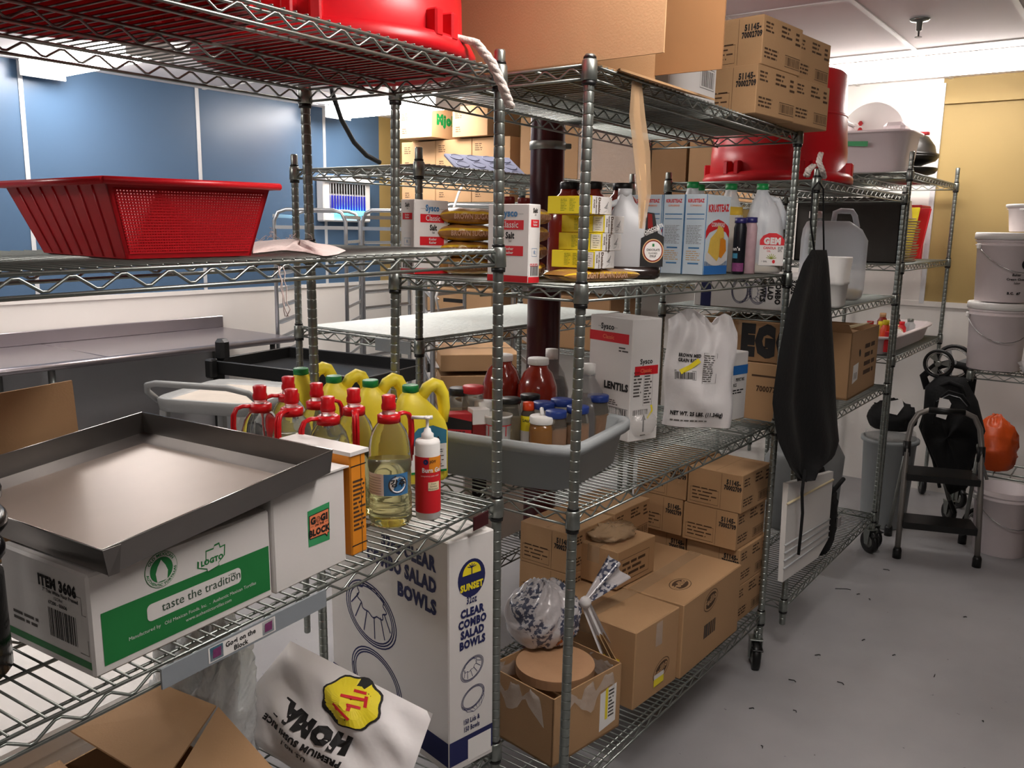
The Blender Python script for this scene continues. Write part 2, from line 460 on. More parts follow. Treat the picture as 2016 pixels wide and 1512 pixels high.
lamp('fluorescent ceiling light glowing above the far brown cartons', 5.06, 5.0, 1.2, 0)
lamp('fluorescent ceiling light over the steel counter by the blue wall', 2.72, 5.1, 1.2, 0)
lamp('fluorescent ceiling light over the middle of the room', 2.9, 3.0, 1.2, 0)
lamp('fluorescent ceiling light over the aisle beside the shelving', 1.55, .35, 1.2, 0)
lamp('fluorescent ceiling light left of the photographer', -.3, 3.3, 1.2, 0)
lamp('unseen dim fill light added behind the photographer', -1.6, -1.0, 1.2, 0, 'diffuser_fill')  # weak fill lamp, added out of view to lift the faces turned this way
sp = MB().m('zinc').lathe([(.045, 0), (.04, -.008), (.014, -.012), (.012, -.05), (.004, -.052)], seg=16).lathe([(.004, -.05), (.004, -.075), (.016, -.077), (.016, -.08)], seg=10)
thing('sprinkler_head', 'small ceiling fire sprinkler head in front of the end wall light', 'sprinkler', TR(4.42, .99, CZ-.007), sp)
# world
w = bpy.data.worlds.new('world'); SC.world = w; w.use_nodes = True
w.node_tree.nodes['Background'].inputs[0].default_value = (.9, .92, 1, 1); w.node_tree.nodes['Background'].inputs[1].default_value = .02
SC.view_settings.view_transform = 'Standard'; SC.view_settings.look = 'None'; SC.view_settings.exposure = .76; SC.view_settings.gamma = 1
# ================================================================ helpers for goods
def fit(F, z, c, r, l=None, top=None, W=None, D=None, H=None, yaw=None):
    """carton frame from its near bottom corner, right bottom corner and left bottom corner as photographed on a deck"""
    C = cast(c[0], c[1], F, z=z)
    if r: R1 = cast(r[0], r[1], F, z=z); d = R1-C
    else: d = Vector((math.cos(yaw), math.sin(yaw), 0))
    if yaw is None: yaw = math.atan2(d.y, d.x)
    u = Vector((math.cos(yaw), math.sin(yaw), 0)); v = Vector((-u.y, u.x, 0))
    if W is None: W = d.dot(u)
    if D is None: D = (cast(l[0], l[1], F, z=z)-C).dot(v)
    if H is None: H = hgt(top, C.x, C.y, F, z+.2)-z
    return F @ TR(C.x, C.y, z, yaw), W, D, H
VX, VY, VZ = Vector((1, 0, 0)), Vector((0, 1, 0)), Vector((0, 0, 1))
def pf(): return (Vector((0, 0, 0)), VX, VZ)                 # face towards the aisle
def pl(D): return (Vector((0, D, 0)), -VY, VZ)               # face towards the left
def pt(H): return (Vector((0, 0, H)), VX, VY)                # lid
def carton(W, D, H, m='card', c=.003, seam='card_dark', tape=True, flapgap=True):
    b = MB().m(m).box(0, 0, 0, W, D, H, c)
    if seam: b.m(seam).pr(pt(H), [(.004, D/2-.0012, W-.004, D/2+.0012)])
    if tape: b.m('tape').pp(pt(H), [(.0, D/2-.025), (W, D/2-.025), (W, D/2+.025), (0, D/2+.025)], 2); b.pr(pl(D), [(D/2-.025, H-.06, D/2+.025, H)])
    return b
def loft(b, secs, seg=20, n=3.5, cap=True):
    """secs: (z, cx, cy, rx, ry)"""
    vs = []; F = []
    for z, cx, cy, rx, ry in secs:
        for k in range(seg):
            a = 2*PI*(k+.5)/seg; ca, sa = math.cos(a), math.sin(a); q = (abs(ca)**n+abs(sa)**n)**(-1/n)
            vs.append((cx+rx*ca*q, cy+ry*sa*q, z))
    m = len(secs)
    for j in range(m-1):
        for k in range(seg):
            k2 = (k+1) % seg; F.append((j*seg+k, j*seg+k2, (j+1)*seg+k2, (j+1)*seg+k))
    b.add(vs, F, True)
    if cap:
        o = len(b.v)-len(vs)
        for j, rev in ((0, 1), (m-1, 0)):
            f = [o+j*seg+k for k in range(seg)]; b.f.append(f[::-1] if rev else f); b.mi.append(b.cur); b.sm.append(False)
    return b
def curved(b, mname, r, z0, z1, a0, a1, n=10, x=0, y=0, lift=.0006):
    """label wrapped round a bottle between two angles"""
    b.m(mname)
    vs = []
    for i in range(n+1):
        a = a0+(a1-a0)*i/n
        for z in (z0, z1): vs.append((x+(r+lift)*math.cos(a), y+(r+lift)*math.sin(a), z))
    return b.add(vs, [(2*i, 2*i+2, 2*i+3, 2*i+1) for i in range(n)], True)
def wraptext(b, st, r, z, h, a, bold=0, lift=.0012, x=0, y=0, sx=1):
    """text bent round a cylinder, centred on angle a"""
    vs, fs, w = glyphs(st, bold); k = h/.7
    return b.add([(x+(r+lift)*math.cos(a+(u-w/2)*k*sx/r), y+(r+lift)*math.sin(a+(u-w/2)*k*sx/r), z+v*k) for u, v in vs], fs, False)
CAMDIR = lambda F: math.atan2((F.inverted() @ EYE).y, (F.inverted() @ EYE).x)
def face_cam(M):
    """angle, in the frame of M, that looks towards the viewer"""
    p = M.inverted() @ EYE; return math.atan2(p.y, p.x)
# ================================================================ nearest unit: top shelf
def tub(h=.48, r=.33, tabs=True):
    b = MB().m('redplastic')
    b.lathe([(.0, h), (r*.78, h), (r*.82, h-.012), (r*.9, .13), (r*.905, .045), (r*.97, .04), (r*1.0, .022), (r, .004), (r*.97, 0), (r*.93, 0), (r*.9, .03), (r*.8, h-.03), (0, h-.03)], seg=56, cap=False)
    b.lathe([(r*.862, h*.62), (r*.872, h*.62), (r*.868, h*.6)], seg=56, cap=False)
    for k in range(6 if tabs else 0):
        a = k*PI/3+.25
        for da in (-.09, .09):
            b.T = Matrix.Rotation(a+da, 4, 'Z') @ Matrix.Translation((r*.93, 0, .03)); b.box(-.02, -.012, 0, .018, .012, .055, .004)
    b.T = None
    return b
def rope(pts, r=.009, sag=0):
    b = MB().m('rope'); P = [Vector(p) for p in pts]; L = []
    for i in range(len(P)-1):
        for k in range(6): L.append(P[i].lerp(P[i+1], k/6))
    L.append(P[-1])
    for ph in (0, 2.1, 4.2):
        b.tube([p+Vector((math.cos(ph+j*.9)*r*.5, math.sin(ph+j*.9)*r*.5, 0)) for j, p in enumerate(L)], r*.62, 6)
    return b
mat('rope', '#d8ccc4', .8, 0, .1, 60, .3, 200)
tubm = tub(.48, .31).mesh('tub')
T1 = FL @ TR(1.335, .315, zL[0]+.003, .3)
Ti = T1.inverted()
rp = [Ti @ (FL @ Vector(p)) for p in ((1.39, .045, 2.10), (1.42, -.005, 2.088), (1.445, -.028, 2.05), (1.475, -.04, 2.0), (1.505, -.038, 1.965))]
thing('plastic_tub', 'round red tub with white rope, upside down above the corner post', 'tub', T1, [('tub_body', tubm), ('rope_handle', rope(rp, .011))], 'round red tubs standing upside down')
thing('plastic_tub', 'upside-down red tub at top left, seen only through the shelf wires', 'tub', FL @ TR(.69, .315, zL[0]+.003, 0), [('tub_body', tubm)], 'round red tubs standing upside down')
# ---------------------------------------------------------------- basket shelf
def basket(C, u, v, h, top):
    """tapered perforated basket; C,u,v bottom corner and sides, top: (dx0, dy0, dx1, dy1) flare"""
    b = MB().m('redplastic')
    def corner(i, j, t):
        x = u.length*i+(top[2] if i else -top[0])*t; y = v.length*j+(top[3] if j else -top[1])*t
        return Vector((x, y, h*t))
    N = 44
    def wall(i0, j0, i1, j1, nn, perf=True):
        m_ = int(h/.0052)
        n = (corner(i1, j1, .5)-corner(i0, j0, .5)).cross(VZ).normalized()
        tt = .004
        def pt_(s, t): return corner(i0, j0, t).lerp(corner(i1, j1, t), s)
        if perf:   # lattice of thin ribs
            for k in range(nn+1):
                s_ = .04+.92*k/nn; b.tube([pt_(s_, .08), pt_(s_, .9)], .0017, 4, smooth=False)
            for k in range(m_+1):
                t_ = .08+.82*k/m_; b.tube([pt_(.03, t_), pt_(.97, t_)], .0019, 4, smooth=False)
            for a, c_, t0, t1 in ((0, .04, 0, 1), (.96, 1, 0, 1), (.04, .96, 0, .08), (.04, .96, .9, 1)):
                b.slab([pt_(a, t0), pt_(c_, t0), pt_(c_, t1), pt_(a, t1)], n*-tt)
        else:
            b.slab([pt_(0, 0), pt_(1, 0), pt_(1, 1), pt_(0, 1)], n*-tt)
            for k in range(1, 8): s_ = k/8; b.tube([pt_(s_, .02)+n*.0, pt_(s_, .95)], .0022, 4)
    wall(0, 0, 1, 0, 50); wall(0, 1, 0, 0, 40, False); wall(1, 1, 0, 1, 50, False); wall(1, 0, 1, 1, 40, False)
    b.slab([corner(0, 0, 0), corner(1, 0, 0), corner(1, 1, 0), corner(0, 1, 0)], (0, 0, .004))
    rim = [corner(i, j, 1) for i, j in ((0, 0), (1, 0), (1, 1), (0, 1))]
    cx = sum(rim, Vector())/4; out = [p+(p-cx).normalized()*.016 for p in rim]
    for k in range(4):
        b.slab([rim[k], out[k], out[(k+1) % 4], rim[(k+1) % 4]], (0, 0, .006))
        b.tube([out[k]+Vector((0, 0, 0)), out[(k+1) % 4]], .006, 8)
    return b
C0 = Vector((.70, .10, zL[1]+.003)); u0 = Vector((.20, -.035, 0)); v0 = Vector((0, .27, 0)); 
th = math.atan2(-.035, .22)
thing('colander_basket', 'large red perforated plastic basket standing on the upper wire shelf', 'basket', FL @ TR(.664, .13, zL[1]+.003, -.13), basket(Vector(), Vector((.222, 0, 0)), Vector((0, .31, 0)), .118, (.04, .035, .022, .04)))
# crumpled white sack and loose thread right of the basket
sk = MB().m('sackcloth')
Pa = [CL(x, y, 1) for x, y in ((498, 503), (560, 496), (600, 500), (640, 509), (665, 505), (682, 497), (655, 486), (560, 474), (500, 478))]
cx = sum(Pa, Vector())/len(Pa); rr = random.Random(3)
def sackfn(u, v):
    a = 2*PI*u; i = u*len(Pa); k = int(i) % len(Pa); P = Pa[k].lerp(Pa[(k+1) % len(Pa)], i-int(i))
    q = cx.lerp(P, 1-v); q.z = zL[1]+.004+.012*math.sin(v*PI/2)+.006*math.sin(a*5+v*7)*v
    return q
sk.grid(sackfn, 40, 8, closed_u=True)
for k in range(9):
    p0 = CL(500+k*13, 478+rr.uniform(0, 6), 1)+Vector((0, 0, .012)); pts = [p0]
    for j in range(5): pts.append(pts[-1]+Vector((rr.uniform(-.012, .012), rr.uniform(-.01, .01), rr.uniform(-.006, .01))))
    sk.tube(pts, .0007, 4)
for k in range(3):   # threads hanging through the deck
    p0 = CL(548+k*4, 512, 1)-Vector((0, 0, .01)); pts = [p0]
    for j in range(7): pts.append(pts[-1]+Vector((rr.uniform(-.006, .006), rr.uniform(-.004, .004), -.012)))
    sk.tube(pts, .0009, 4)
mat('sackcloth', '#e6d2cc', .85, 0, .06, 40, .3, 80)
sk.mats = [K('sackcloth')]
thing('empty_sack', 'flat frayed off-white empty sack lying right of the red basket', 'sack', FL, sk)
# ---------------------------------------------------------------- working shelf: cartons
M, W, D, H = fit(FL, zL[2]+.002, (187, 1339), (537, 1173), W=.345, D=.235, H=.163)
b = MB().m('white_card').box(0, 0, 0, W, D, H, .004)
P = pf(); Q = pl(D)
b.m('green').pr(P, [(.017, .014, W-.006, .098)])
b.m('white_card')
def rrect(x0, y0, x1, y1, r=.008, n=4):
    pts = []
    for cx_, cy_, a in ((x1-r, y0+r, -PI/2), (x1-r, y1-r, 0), (x0+r, y1-r, PI/2), (x0+r, y0+r, PI)):
        for k in range(n+1): pts.append((cx_+r*math.cos(a+PI/2*k/n), cy_+r*math.sin(a+PI/2*k/n)))
    return pts
b.pp(P, rrect(.092, .053, .275, .081, .008), 2)
b.m('ink_green'); mat('ink_green', '#2f4a38', .7)
b.text(P, 'taste the tradition', .118, .0615, .015, 0, lift=3); b.text(P, 'TM', .252, .07, .006, 0, lift=3)
b.m('white_card'); b.text(P, 'Manufactured by   Old Mexican Foods, Inc.  -  Authentic Mexican Tortillas', .058, .037, .0058, 0, lift=2); b.text(P, 'www.authentictortillas.com', .16, .026, .0058, lift=2)
# round badge: ring, ring lettering, plain emblem
b.m('green'); cxx, cyy = .122, .1305
b.pp(P, b.ell(P, cxx, cyy, .0295, .0295), 1); b.m('white_card').pp(P, b.ell(P, cxx, cyy, .0285, .0285), 2)
b.m('green').pp(P, b.ell(P, cxx, cyy, .0205, .0205), 3); b.m('white_card').pp(P, [(cxx-.009, cyy-.0185), (cxx+.009, cyy-.0185), (cxx+.011, cyy-.004), (cxx+.007, cyy+.006), (cxx, cyy+.0165), (cxx-.007, cyy+.006), (cxx-.011, cyy-.004)], 4)
b.m('green')
def arc_text(b, P, st, cx_, cy_, r, h, a_mid, bold=1, lift=3, inside=False):
    vs, fs, w = glyphs(st, bold); k = h/.7; out = []; o, u, v = P; n = u.cross(v)*EPS*lift
    for x, y in vs:
        s_ = (x-w/2)*k/r
        if inside: a = a_mid+s_; rr_ = r-y*k+h
        else: a = a_mid-s_; rr_ = r+y*k
        out.append(o+u*(cx_+rr_*math.cos(a))+v*(cy_+rr_*math.sin(a))+n)
    return b.add(out, fs, False)
arc_text(b, P, 'AUTHENTIC TORTILLAS', cxx, cyy, .0225, .0042, -PI/2, 1, 3, True)
arc_text(b, P, 'OLD MEXICAN', cxx, cyy, .0225, .0048, PI/2, 1, 3)
# angular emblem right of it
em = [(.188, .108), (.206, .1), (.207, .094), (.232, .098), (.231, .104), (.244, .113), (.246, .132), (.236, .131), (.234, .139), (.224, .138), (.222, .133), (.206, .133), (.205, .112), (.189, .12)]
b.m('green').pp(P, em, 1); b.m('white_card').pp(P, [(x*.9+.0217, y*.88+.0136) for x, y in em], 2)
b.m('green').text(P, 'LOGTO', .195, .109, .0085, 2, lift=3); b.fine(P, .21, .0985, .02, .006, 1, 3)
b.m('ink').text(Q, 'ITEM 3606', D-.128, .122, .0165, 2, sx=.86); b.text(Q, '7" Thin White Flour Pressed', D-.118, .113, .0058, 1, sx=.9); b.text(Q, '12/24ct', D-.09, .1045, .0055, 0)
b.text(Q, '67200 - 03606', D-.105, .0955, .0055, 1)
b.bars(Q, D-.108, .042, .072, .047, 22, 3)
b.m('ink_soft').fine(Q, D-.21, .042, .09, .02, 2, 5); b.m('green').pr(Q, [(.004, .014, D-.004, .026)])
b.m('ink_soft').line(Q, [(D-.05, .125), (D-.018, .125), (D-.018, .098), (D-.008, .098)], .0012); b.line(Q, [(D-.03, .035), (D-.008, .035), (D-.008, .06)], .0012)
thing('tortilla_carton', 'white carton with a green band reading taste the tradition, under the steel tray', 'carton', M, b)
M2, W2, D2, H2 = fit(FL, zL[2]+.002, (543, 1171), (681, 1104), W=.19, D=.30, top=None, H=.195)
b = MB().m('white_card').box(0, .0, 0, W2, D2, H2, .003)
b.slab([(W2, -.004, H2-.002), (W2+.018, .004, H2-.006), (W2+.018, D2, H2-.006), (W2, D2, H2-.002)], (0, 0, .003)).box(.08, -.004, H2-.002, W2, D2, H2+.002)
P = pf()
b.m('sticker_green').pp(P, [(.086, .062), (.143, .06), (.145, .136), (.086, .133)], 1); mat('sticker_green', '#3a9a60', .5); mat('sticker_orange', '#f0895c', .5)
b.m('ink').pp(P, [(.089, .076), (.13, .075), (.136, .068), (.138, .075), (.142, .0755), (.142, .125), (.089, .123)], 2)
b.m('sticker_orange').pp(P, [(.0905, .078), (.1305, .077), (.1355, .072), (.1365, .077), (.1405, .0772), (.1405, .1235), (.0905, .1215)], 3)
b.m('ink').text(P, 'G', .0925, .105, .0125, 2.2, lift=4); b.text(P, 'GI', .119, .105, .0125, 2.2, lift=4)
b.line(P, b.ell(P, .1125, .1105, .005, .0055), .0011, True, 4); b.line(P, b.ell(P, .1125, .1105, .0025, .0027), .0008, True, 4)
b.text(P, 'ON THE', .1155, .0985, .0042, 1.5, 'C', lift=4); b.line(P, [(.092, .1005), (.1, .1005)], .0007, lift=4); b.line(P, [(.131, .1005), (.139, .1005)], .0007, lift=4)
b.text(P, 'BLOCK', .1155, .0815, .012, 2.2, 'C', lift=4, sx=.9)
thing('white_carton', 'white carton with a green and orange GOGI sticker, beside the tortilla carton', 'carton', M2, b)
M3, W3, D3, H3 = fit(FL, zL[2]+.002, (694, 1096), (716, 1086), top=895, D=.2, W=.045)
b = MB().m('orange').box(0, 0, 0, W3, D3, H3, .003); P = pf(); b.m('white_card').box(-.002, -.003, H3-.004, W3+.006, D3, H3+.004)
b.m('ink').pr(P, [(0, .02, W3, .0225), (W3-.016, .0, W3-.0145, H3), (0, H3-.028, W3, H3-.0255)])
b.m('ink_brown').fine(P, .006, .05, .035, .11, 12, 8)
thing('orange_carton', 'narrow orange and white carton right of the carton with the GOGI sticker', 'carton', M3, b)
# steel tray lying across the cartons
def tray():
    w, d, h, t = .457, .552, .044, .0016
    b = MB().m('pansteel')
    b.box(0, 0, 0, w, d, t)
    f = .006
    for p, q, n in (((0, 0), (w, 0), (0, -1)), ((w, 0), (w, d), (1, 0)), ((w, d), (0, d), (0, 1)), ((0, d), (0, 0), (-1, 0))):
        a0 = Vector((p[0], p[1], 0)); a1 = Vector((q[0], q[1], 0)); n = Vector((n[0], n[1], 0))
        tdir = (a1-a0).normalized()
        b.m('pansteel').slab([a0, a1, a1+tdir*f+n*f+VZ*h, a0-tdir*f+n*f+VZ*h], -n*t)
        b.m('silver_edge').tube([a0-tdir*f+n*f+VZ*h, a1+tdir*f+n*f+VZ*h], .0012, 6)
    b.m('pansteel').slab([(-.004, -.006, .002), (.012, -.0085, .002), (.02, -.0105, .0435), (-.008, -.009, .0445)], (0, -.0015, 0))
    b.m('pan_sheet').slab([(.012, .012, t+.0008), (w-.06, .016, t+.0008), (w-.055, d-.075, t+.0008), (.02, d-.07, t+.0008)], (0, 0, .0015))
    return b
mat('pansteel', '#8a8683', .3, .9, .12, 7); mat('silver_edge', '#d8d6d2', .25, 1)
mat('pan_sheet', '#a89c91', .38, .45, .12, 6, .02, 12)
rise = math.atan2(.038, .45)
thing('steel_tray', 'large shallow stainless steel tray resting across the two white cartons', 'tray', FL @ TR(.512, -.002, 1.2125, .02) @ Matrix.Rotation(-rise, 4, 'Y'), [('pan', tray())])
# stack of black stone-bowl trivets cut by the left edge
b = MB().m('blackgloss'); mat('blackgloss', '#0f0e0f', .22, 0, .1, 20, .1, 60)
P0 = CL(10, 1335, 2); dr = (FL.to_3x3().inverted() @ R_); dr.z = 0; dr.normalize(); cc = P0-dr*.082+Vector((.0, 0, 0))
b.lathe([(.08, 0), (.083, .004), (.083, .15), (.07, .16), (.0, .165)], seg=32)
for z, rr_ in ((.19, .075), (.235, .082), (.278, .078)):
    b.tube([(rr_*1.0*math.cos(a*PI/16), rr_*.9*math.sin(a*PI/16), z+.006*math.sin(a*PI/8)) for a in range(32)], .0155, 10, closed=True)
    b.lathe([(.05, z-.02), (.06, z-.012), (.055, z+.004), (.03, z+.01), (0, z+.01)], seg=24)
thing('stacked_bowls', 'stack of glossy black bowls with thick rims at the left edge', 'bowls', FL @ TR(cc.x, cc.y, zL[2]+.002), b)
# open carton whose raised flap shows behind the tray
pA = cast(156, 895, FL, y=.72)
b = MB().m('card').box(-.42, 0, -.02, 0, .3, 0); 
fl_ = [cast(x, y, FL, y=.59) for x, y in ((-40, 905), (160, 885), (142, 749), (-40, 770))]
b = MB().m('card'); z0 = zL[2]+.004
q4 = [cast(x, y, FL, y=.592) for x, y in ((163, 905), (142, 749))]; zd = zL[2]+.003
b = MB().m('card').slab([(q4[0].x-.40, .592, zd), (q4[0].x+.004, .592, zd), (q4[1].x, .592, q4[1].z), (q4[1].x-.42, .592, q4[1].z-.01)], (0, .006, 0)).slab([(q4[0].x-.40, .599, zd), (q4[0].x, .599, zd), (q4[1].x-.01, .599, q4[1].z-.012), (q4[1].x-.42, .599, q4[1].z-.03)], (0, .005, 0))
thing('flattened_carton', 'flattened brown carton standing upright behind the steel tray', 'carton', FL, b)
# ---------------------------------------------------------------- oil bottles
mat('capred', '#c8141c', .32); mat('capgreen', '#12803f', .4); mat('jugyellow', '#f2dd3c', .45, sss=0)
mat('label_blue', '#3f78a8', .5, 0, .2, 30)
HB = hgt(782, 1.252, .115, FL, 1.3)-zL[2]
def oil_parts():
    r = .0485; h = HB
    b = MB().m('clearpet')
    pr = [(r*.55, .004), (r*.88, 0), (r, .012)]
    for k in range(5):
        z = .02+k*.0085; pr += [(r, z), (r*.975, z+.003), (r, z+.006)]
    pr += [(r, .07), (r*.965, .073), (r*.965, .128), (r, .133), (r, .146), (r*.97, .15), (r*.97, .155), (r*.93, h*.64), (r*.78, h*.735), (r*.55, h*.79), (r*.36, h*.835), (r*.3, h*.87), (r*.3, h*.93)]
    b.lathe(pr, seg=32)
    oil = MB().m('oil').lathe([(r*.9, .003), (r*.95, .014), (r*.95, .146), (0, .146)], seg=28)
    cap = MB().m('capred').lathe([(.0145, h*.895), (.0165, h*.9), (.0165, h*.93), (.0145, h*.95), (.0155, h), (.013, h+.002), (0, h+.002)], seg=20)
    ring = MB().m('capred').lathe([(.021, h*.80), (.0255, h*.80), (.0255, h*.855), (.019, h*.868), (.0165, h*.862)], seg=24)
    ring.tube([(.02, 0, h*.845), (.04, 0, h*.85), (.053, 0, h*.835), (.059, 0, h*.79), (.061, 0, h*.7), (.058, 0, h*.55), (.056, 0, h*.46)], .0085, 8, flat=(1, .55))
    for y in (-.003, .003): ring.tube([(.045, y, h*.857), (.058, y, h*.835), (.0655, y, h*.78), (.067, y, h*.7), (.064, y, h*.5)], .0012, 5)
    lab = MB(); curved(lab, 'white', r*.965, .076, .125, -1.5, -.5); curved(lab, 'label_blue', r*.965, .076, .125, -.5, .75)
    lab.m('ink_soft')
    for k in range(7): curved(lab, 'ink_soft', r*.965, .08+k*.006, .0807+k*.006, -1.42, -.62, 6, lift=.0009)
    # oval medallion with hangul lettering
    o = []
    for k in range(24):
        a = 2*PI*k/24; t = .18+.46*math.cos(a); o.append((math.cos(t)*(r*.965+.0009), math.sin(t)*(r*.965+.0009), .101+.021*math.sin(a)))
    lab.m('ink_brown').add(o, [tuple(range(24))], False)
    o = [((Vector(p)-Vector((math.cos(.18)*r, math.sin(.18)*r, .101)))*.86+Vector((math.cos(.18)*r, math.sin(.18)*r, .101)))*1 for p in o]
    o = [(p.x*1.012, p.y*1.012, p.z) for p in o]
    lab.m('white').add(o, [tuple(range(24))], False); lab.m('ink'); wraptext(lab, '강추', r*.965, .098, .013, .18, 1, .002)
    return freeze([('bottle_body', b), ('oil_fill', oil), ('cap', cap, None, 'red screw cap'), ('handle', ring, None, 'red plastic collar handle'), ('label_wrap', lab)])
OP = oil_parts()
olab = ['clear oil bottle in front of the others, beside the white pump bottle', 'clear oil bottle with its red handle facing the camera, left of the foremost bottle', 'clear oil bottle just behind the right corner of the steel tray', 'clear oil bottle standing against the second yellow jug from the left', 'clear oil bottle with ribbed red handle, in the middle of the front bottles', 'leftmost clear oil bottle, its red handle pointing left', 'clear oil bottle farthest back, beside the leftmost yellow jug']
for (px, py, da), lb in zip(((765, 782, 2.2), (696, 769, .05), (645, 785, -1.2), (623, 758, 1.9), (573, 770, -.55), (511, 763, -1.4), (567, 745, -1.5)), olab):
    C = cast(px, py, FL, z=zL[2]+HB); M = FL @ TR(C.x, C.y, zL[2]+.003)
    a = face_cam(M)
    M = M @ Matrix.Rotation(a+da, 4, 'Z')
    pp_ = [p for p in OP if p[0] != 'label_wrap']
    if px == 765:
        lm = [p for p in OP if p[0] == 'label_wrap'][0][1].copy(); lm.transform(Matrix.Rotation(-da+.2, 4, 'Z')); pp_ = pp_+[('label_wrap', lm)]
    thing('oil_bottle', lb, 'bottle', M, pp_, 'clear oil bottles with red caps')
# ---------------------------------------------------------------- yellow jugs
def jug_parts(h=.295, L=.155, Wd=.10, body='jugyellow', capm='capgreen', liquid=None, lvl=.3, handle=True):
    b = MB().m(body); hx = L/2
    nx = -hx*.42
    loft(b, [(0.002, 0, 0, hx*.9, Wd*.45), (.01, 0, 0, hx, Wd*.5), (h*.52, 0, 0, hx, Wd*.5), (h*.6, -.004, 0, hx*.96, Wd*.49), (h*.72, nx*.5, 0, hx*.78, Wd*.45), (h*.82, nx*.85, 0, hx*.55, Wd*.36), (h*.875, nx, 0, hx*.36, Wd*.26), (h*.89, nx, 0, .02, .02), (h*.93, nx, 0, .018, .018)], 28, 3)
    if handle:
        b.tube([(nx+.022, 0, h*.80), (nx+.045, 0, h*.93), (nx+.065, 0, h*.965), (hx-.022, 0, h*.95), (hx-.008, 0, h*.86), (hx-.004, 0, h*.72), (hx-.008, 0, h*.58)], [.014, .017, .0185, .019, .0175, .0165, .014], 12, flat=(1.2, .95))
    c = MB().m(capm).lathe([(.0195, h*.905), (.0215, h*.91), (.0215, h*.965), (.0195, h*.975), (.018, h*.972), (0, h*.97)], nx, 0, 22)
    out = [('jug_body', b), ('cap', c, None)]
    if liquid: out.append(('liquid', loft(MB().m(liquid), [(.004, 0, 0, hx*.86, Wd*.42), (.012, 0, 0, hx*.95, Wd*.465), (h*lvl, 0, 0, hx*.95, Wd*.465)], 24, 3)))
    return out
HJ = .262
JP = jug_parts(HJ, .135, .092)
lab = MB(); lab.m('label_teal'); mat('label_teal', '#3c7f9a', .5, 0, .25, 25)
L2 = .135/2+.0006
JPf = freeze(JP)
jl = ['leftmost yellow oil jug with a green cap', 'second yellow jug with a green cap from the left', 'third yellow jug with a green cap from the left', 'rightmost yellow jug, its paper label showing beside the white pump bottle']
for i, ((px, py), lb) in enumerate(zip(((592, 722), (657, 737), (729, 745), (808, 755)), jl)):
    C = cast(px, py, FL, z=zL[2]+HJ); yaw = -.55
    M = FL @ TR(C.x, C.y, zL[2]+.003, yaw) @ Matrix.Translation((.135/2*.42, 0, 0))
    ps = list(JPf)
    if i == 3:
        q = MB().m('white').slab([(-.045, -.0467, .03), (.052, -.0467, .03), (.052, -.0467, .105), (-.045, -.0467, .105)], (0, .0003, 0))
        Pq = (Vector((-.045, -.0468, .03)), VX, VZ); q.m('label_teal').pp(Pq, [(0, .075), (.097, .075), (.097, .11), (.06, .125), (.02, .12), (0, .1)], 0)
        q.m('ink').text(Pq, 'CANOLA', .048, .085, .01, 1, 'C'); q.m('ink_soft').fine(Pq, .055, .012, .036, .05, 9, 4, .4); q.m('orange').pp(Pq, q.ell(Pq, .025, .03, .015, .024), 1); q.m('capgreen').pp(Pq, [(0, 0), (.097, 0), (.097, .006), (0, .006)], 1)
        ps = ps+[('label_sheet', q)]
    thing('oil_jug', lb, 'jug', M, ps, 'yellow jugs with green caps')
# pump bottle
C = CL(843, 1020, 2); M = FL @ TR(C.x, C.y, zL[2]+.003); a = face_cam(M)
hp = hgt(868, C.x, C.y, FL, 1.2)-zL[2]; ht = hgt(822, C.x, C.y, FL, 1.25)-zL[2]; r = .0285
b = MB().m('white').lathe([(r*.9, 0), (r, .004), (r, hp-.006), (r*.93, hp), (.014, hp+.004)], seg=28)
pu = MB().m('white').lathe([(.014, hp), (.014, hp+.014), (.009, hp+.018), (.007, hp+.026), (.0035, hp+.028), (.0035, ht-.008), (.008, ht-.006), (.008, ht)], seg=18); pu.tube([(0, 0, ht-.003), (math.cos(a-1.7)*.036, math.sin(a-1.7)*.036, ht-.003)], .004, 8); pu.tube([(0, 0, ht-.003), (math.cos(a+1.4)*.012, math.sin(a+1.4)*.012, ht-.002)], .0045, 8)
lb = MB(); curved(lb, 'red', r, .018, hp-.034, a-1.6, a+1.6, 18); curved(lb, 'orange', r, hp-.07, hp-.034, a+.1, a+1.3, 10, lift=.0008)
lb.m('white'); wraptext(lb, 'Burn Gel', r, hp-.069, .0105, a+.35, 1, sx=.8); curved(lb, 'cream', r, hp-.112, hp-.092, a+.02, a+1.0, 8, lift=.001); mat('cream', '#ead9b0', .6)
lb.m('ink'); 
for k, s_ in enumerate(('Cools', 'Soothes', 'Moisturizes')): wraptext(lb, s_, r, hp-.0975-k*.006, .0036, a+.45, 0, .0016)
lb.m('navy'); 
o = [((r+.001)*math.cos(a-.15+.2*math.cos(t)), (r+.001)*math.sin(a-.15+.2*math.cos(t)), hp-.045+.0065*math.sin(t)) for t in [2*PI*k/16 for k in range(16)]]; lb.add(o, [tuple(range(16))], False)
lb.m('ink'); wraptext(lb, 'JOY', r, hp-.047, .006, a+.42, 1, .0014); lb.m('white')
wraptext(lb, 'temporary pain relief', r, hp-.079, .0035, a+.2, 0)
thing('pump_bottle', 'white pump bottle with a red burn gel label beside the yellow jug', 'bottle', M, [('bottle_body', b), ('pump', pu), ('label_wrap', lb)])
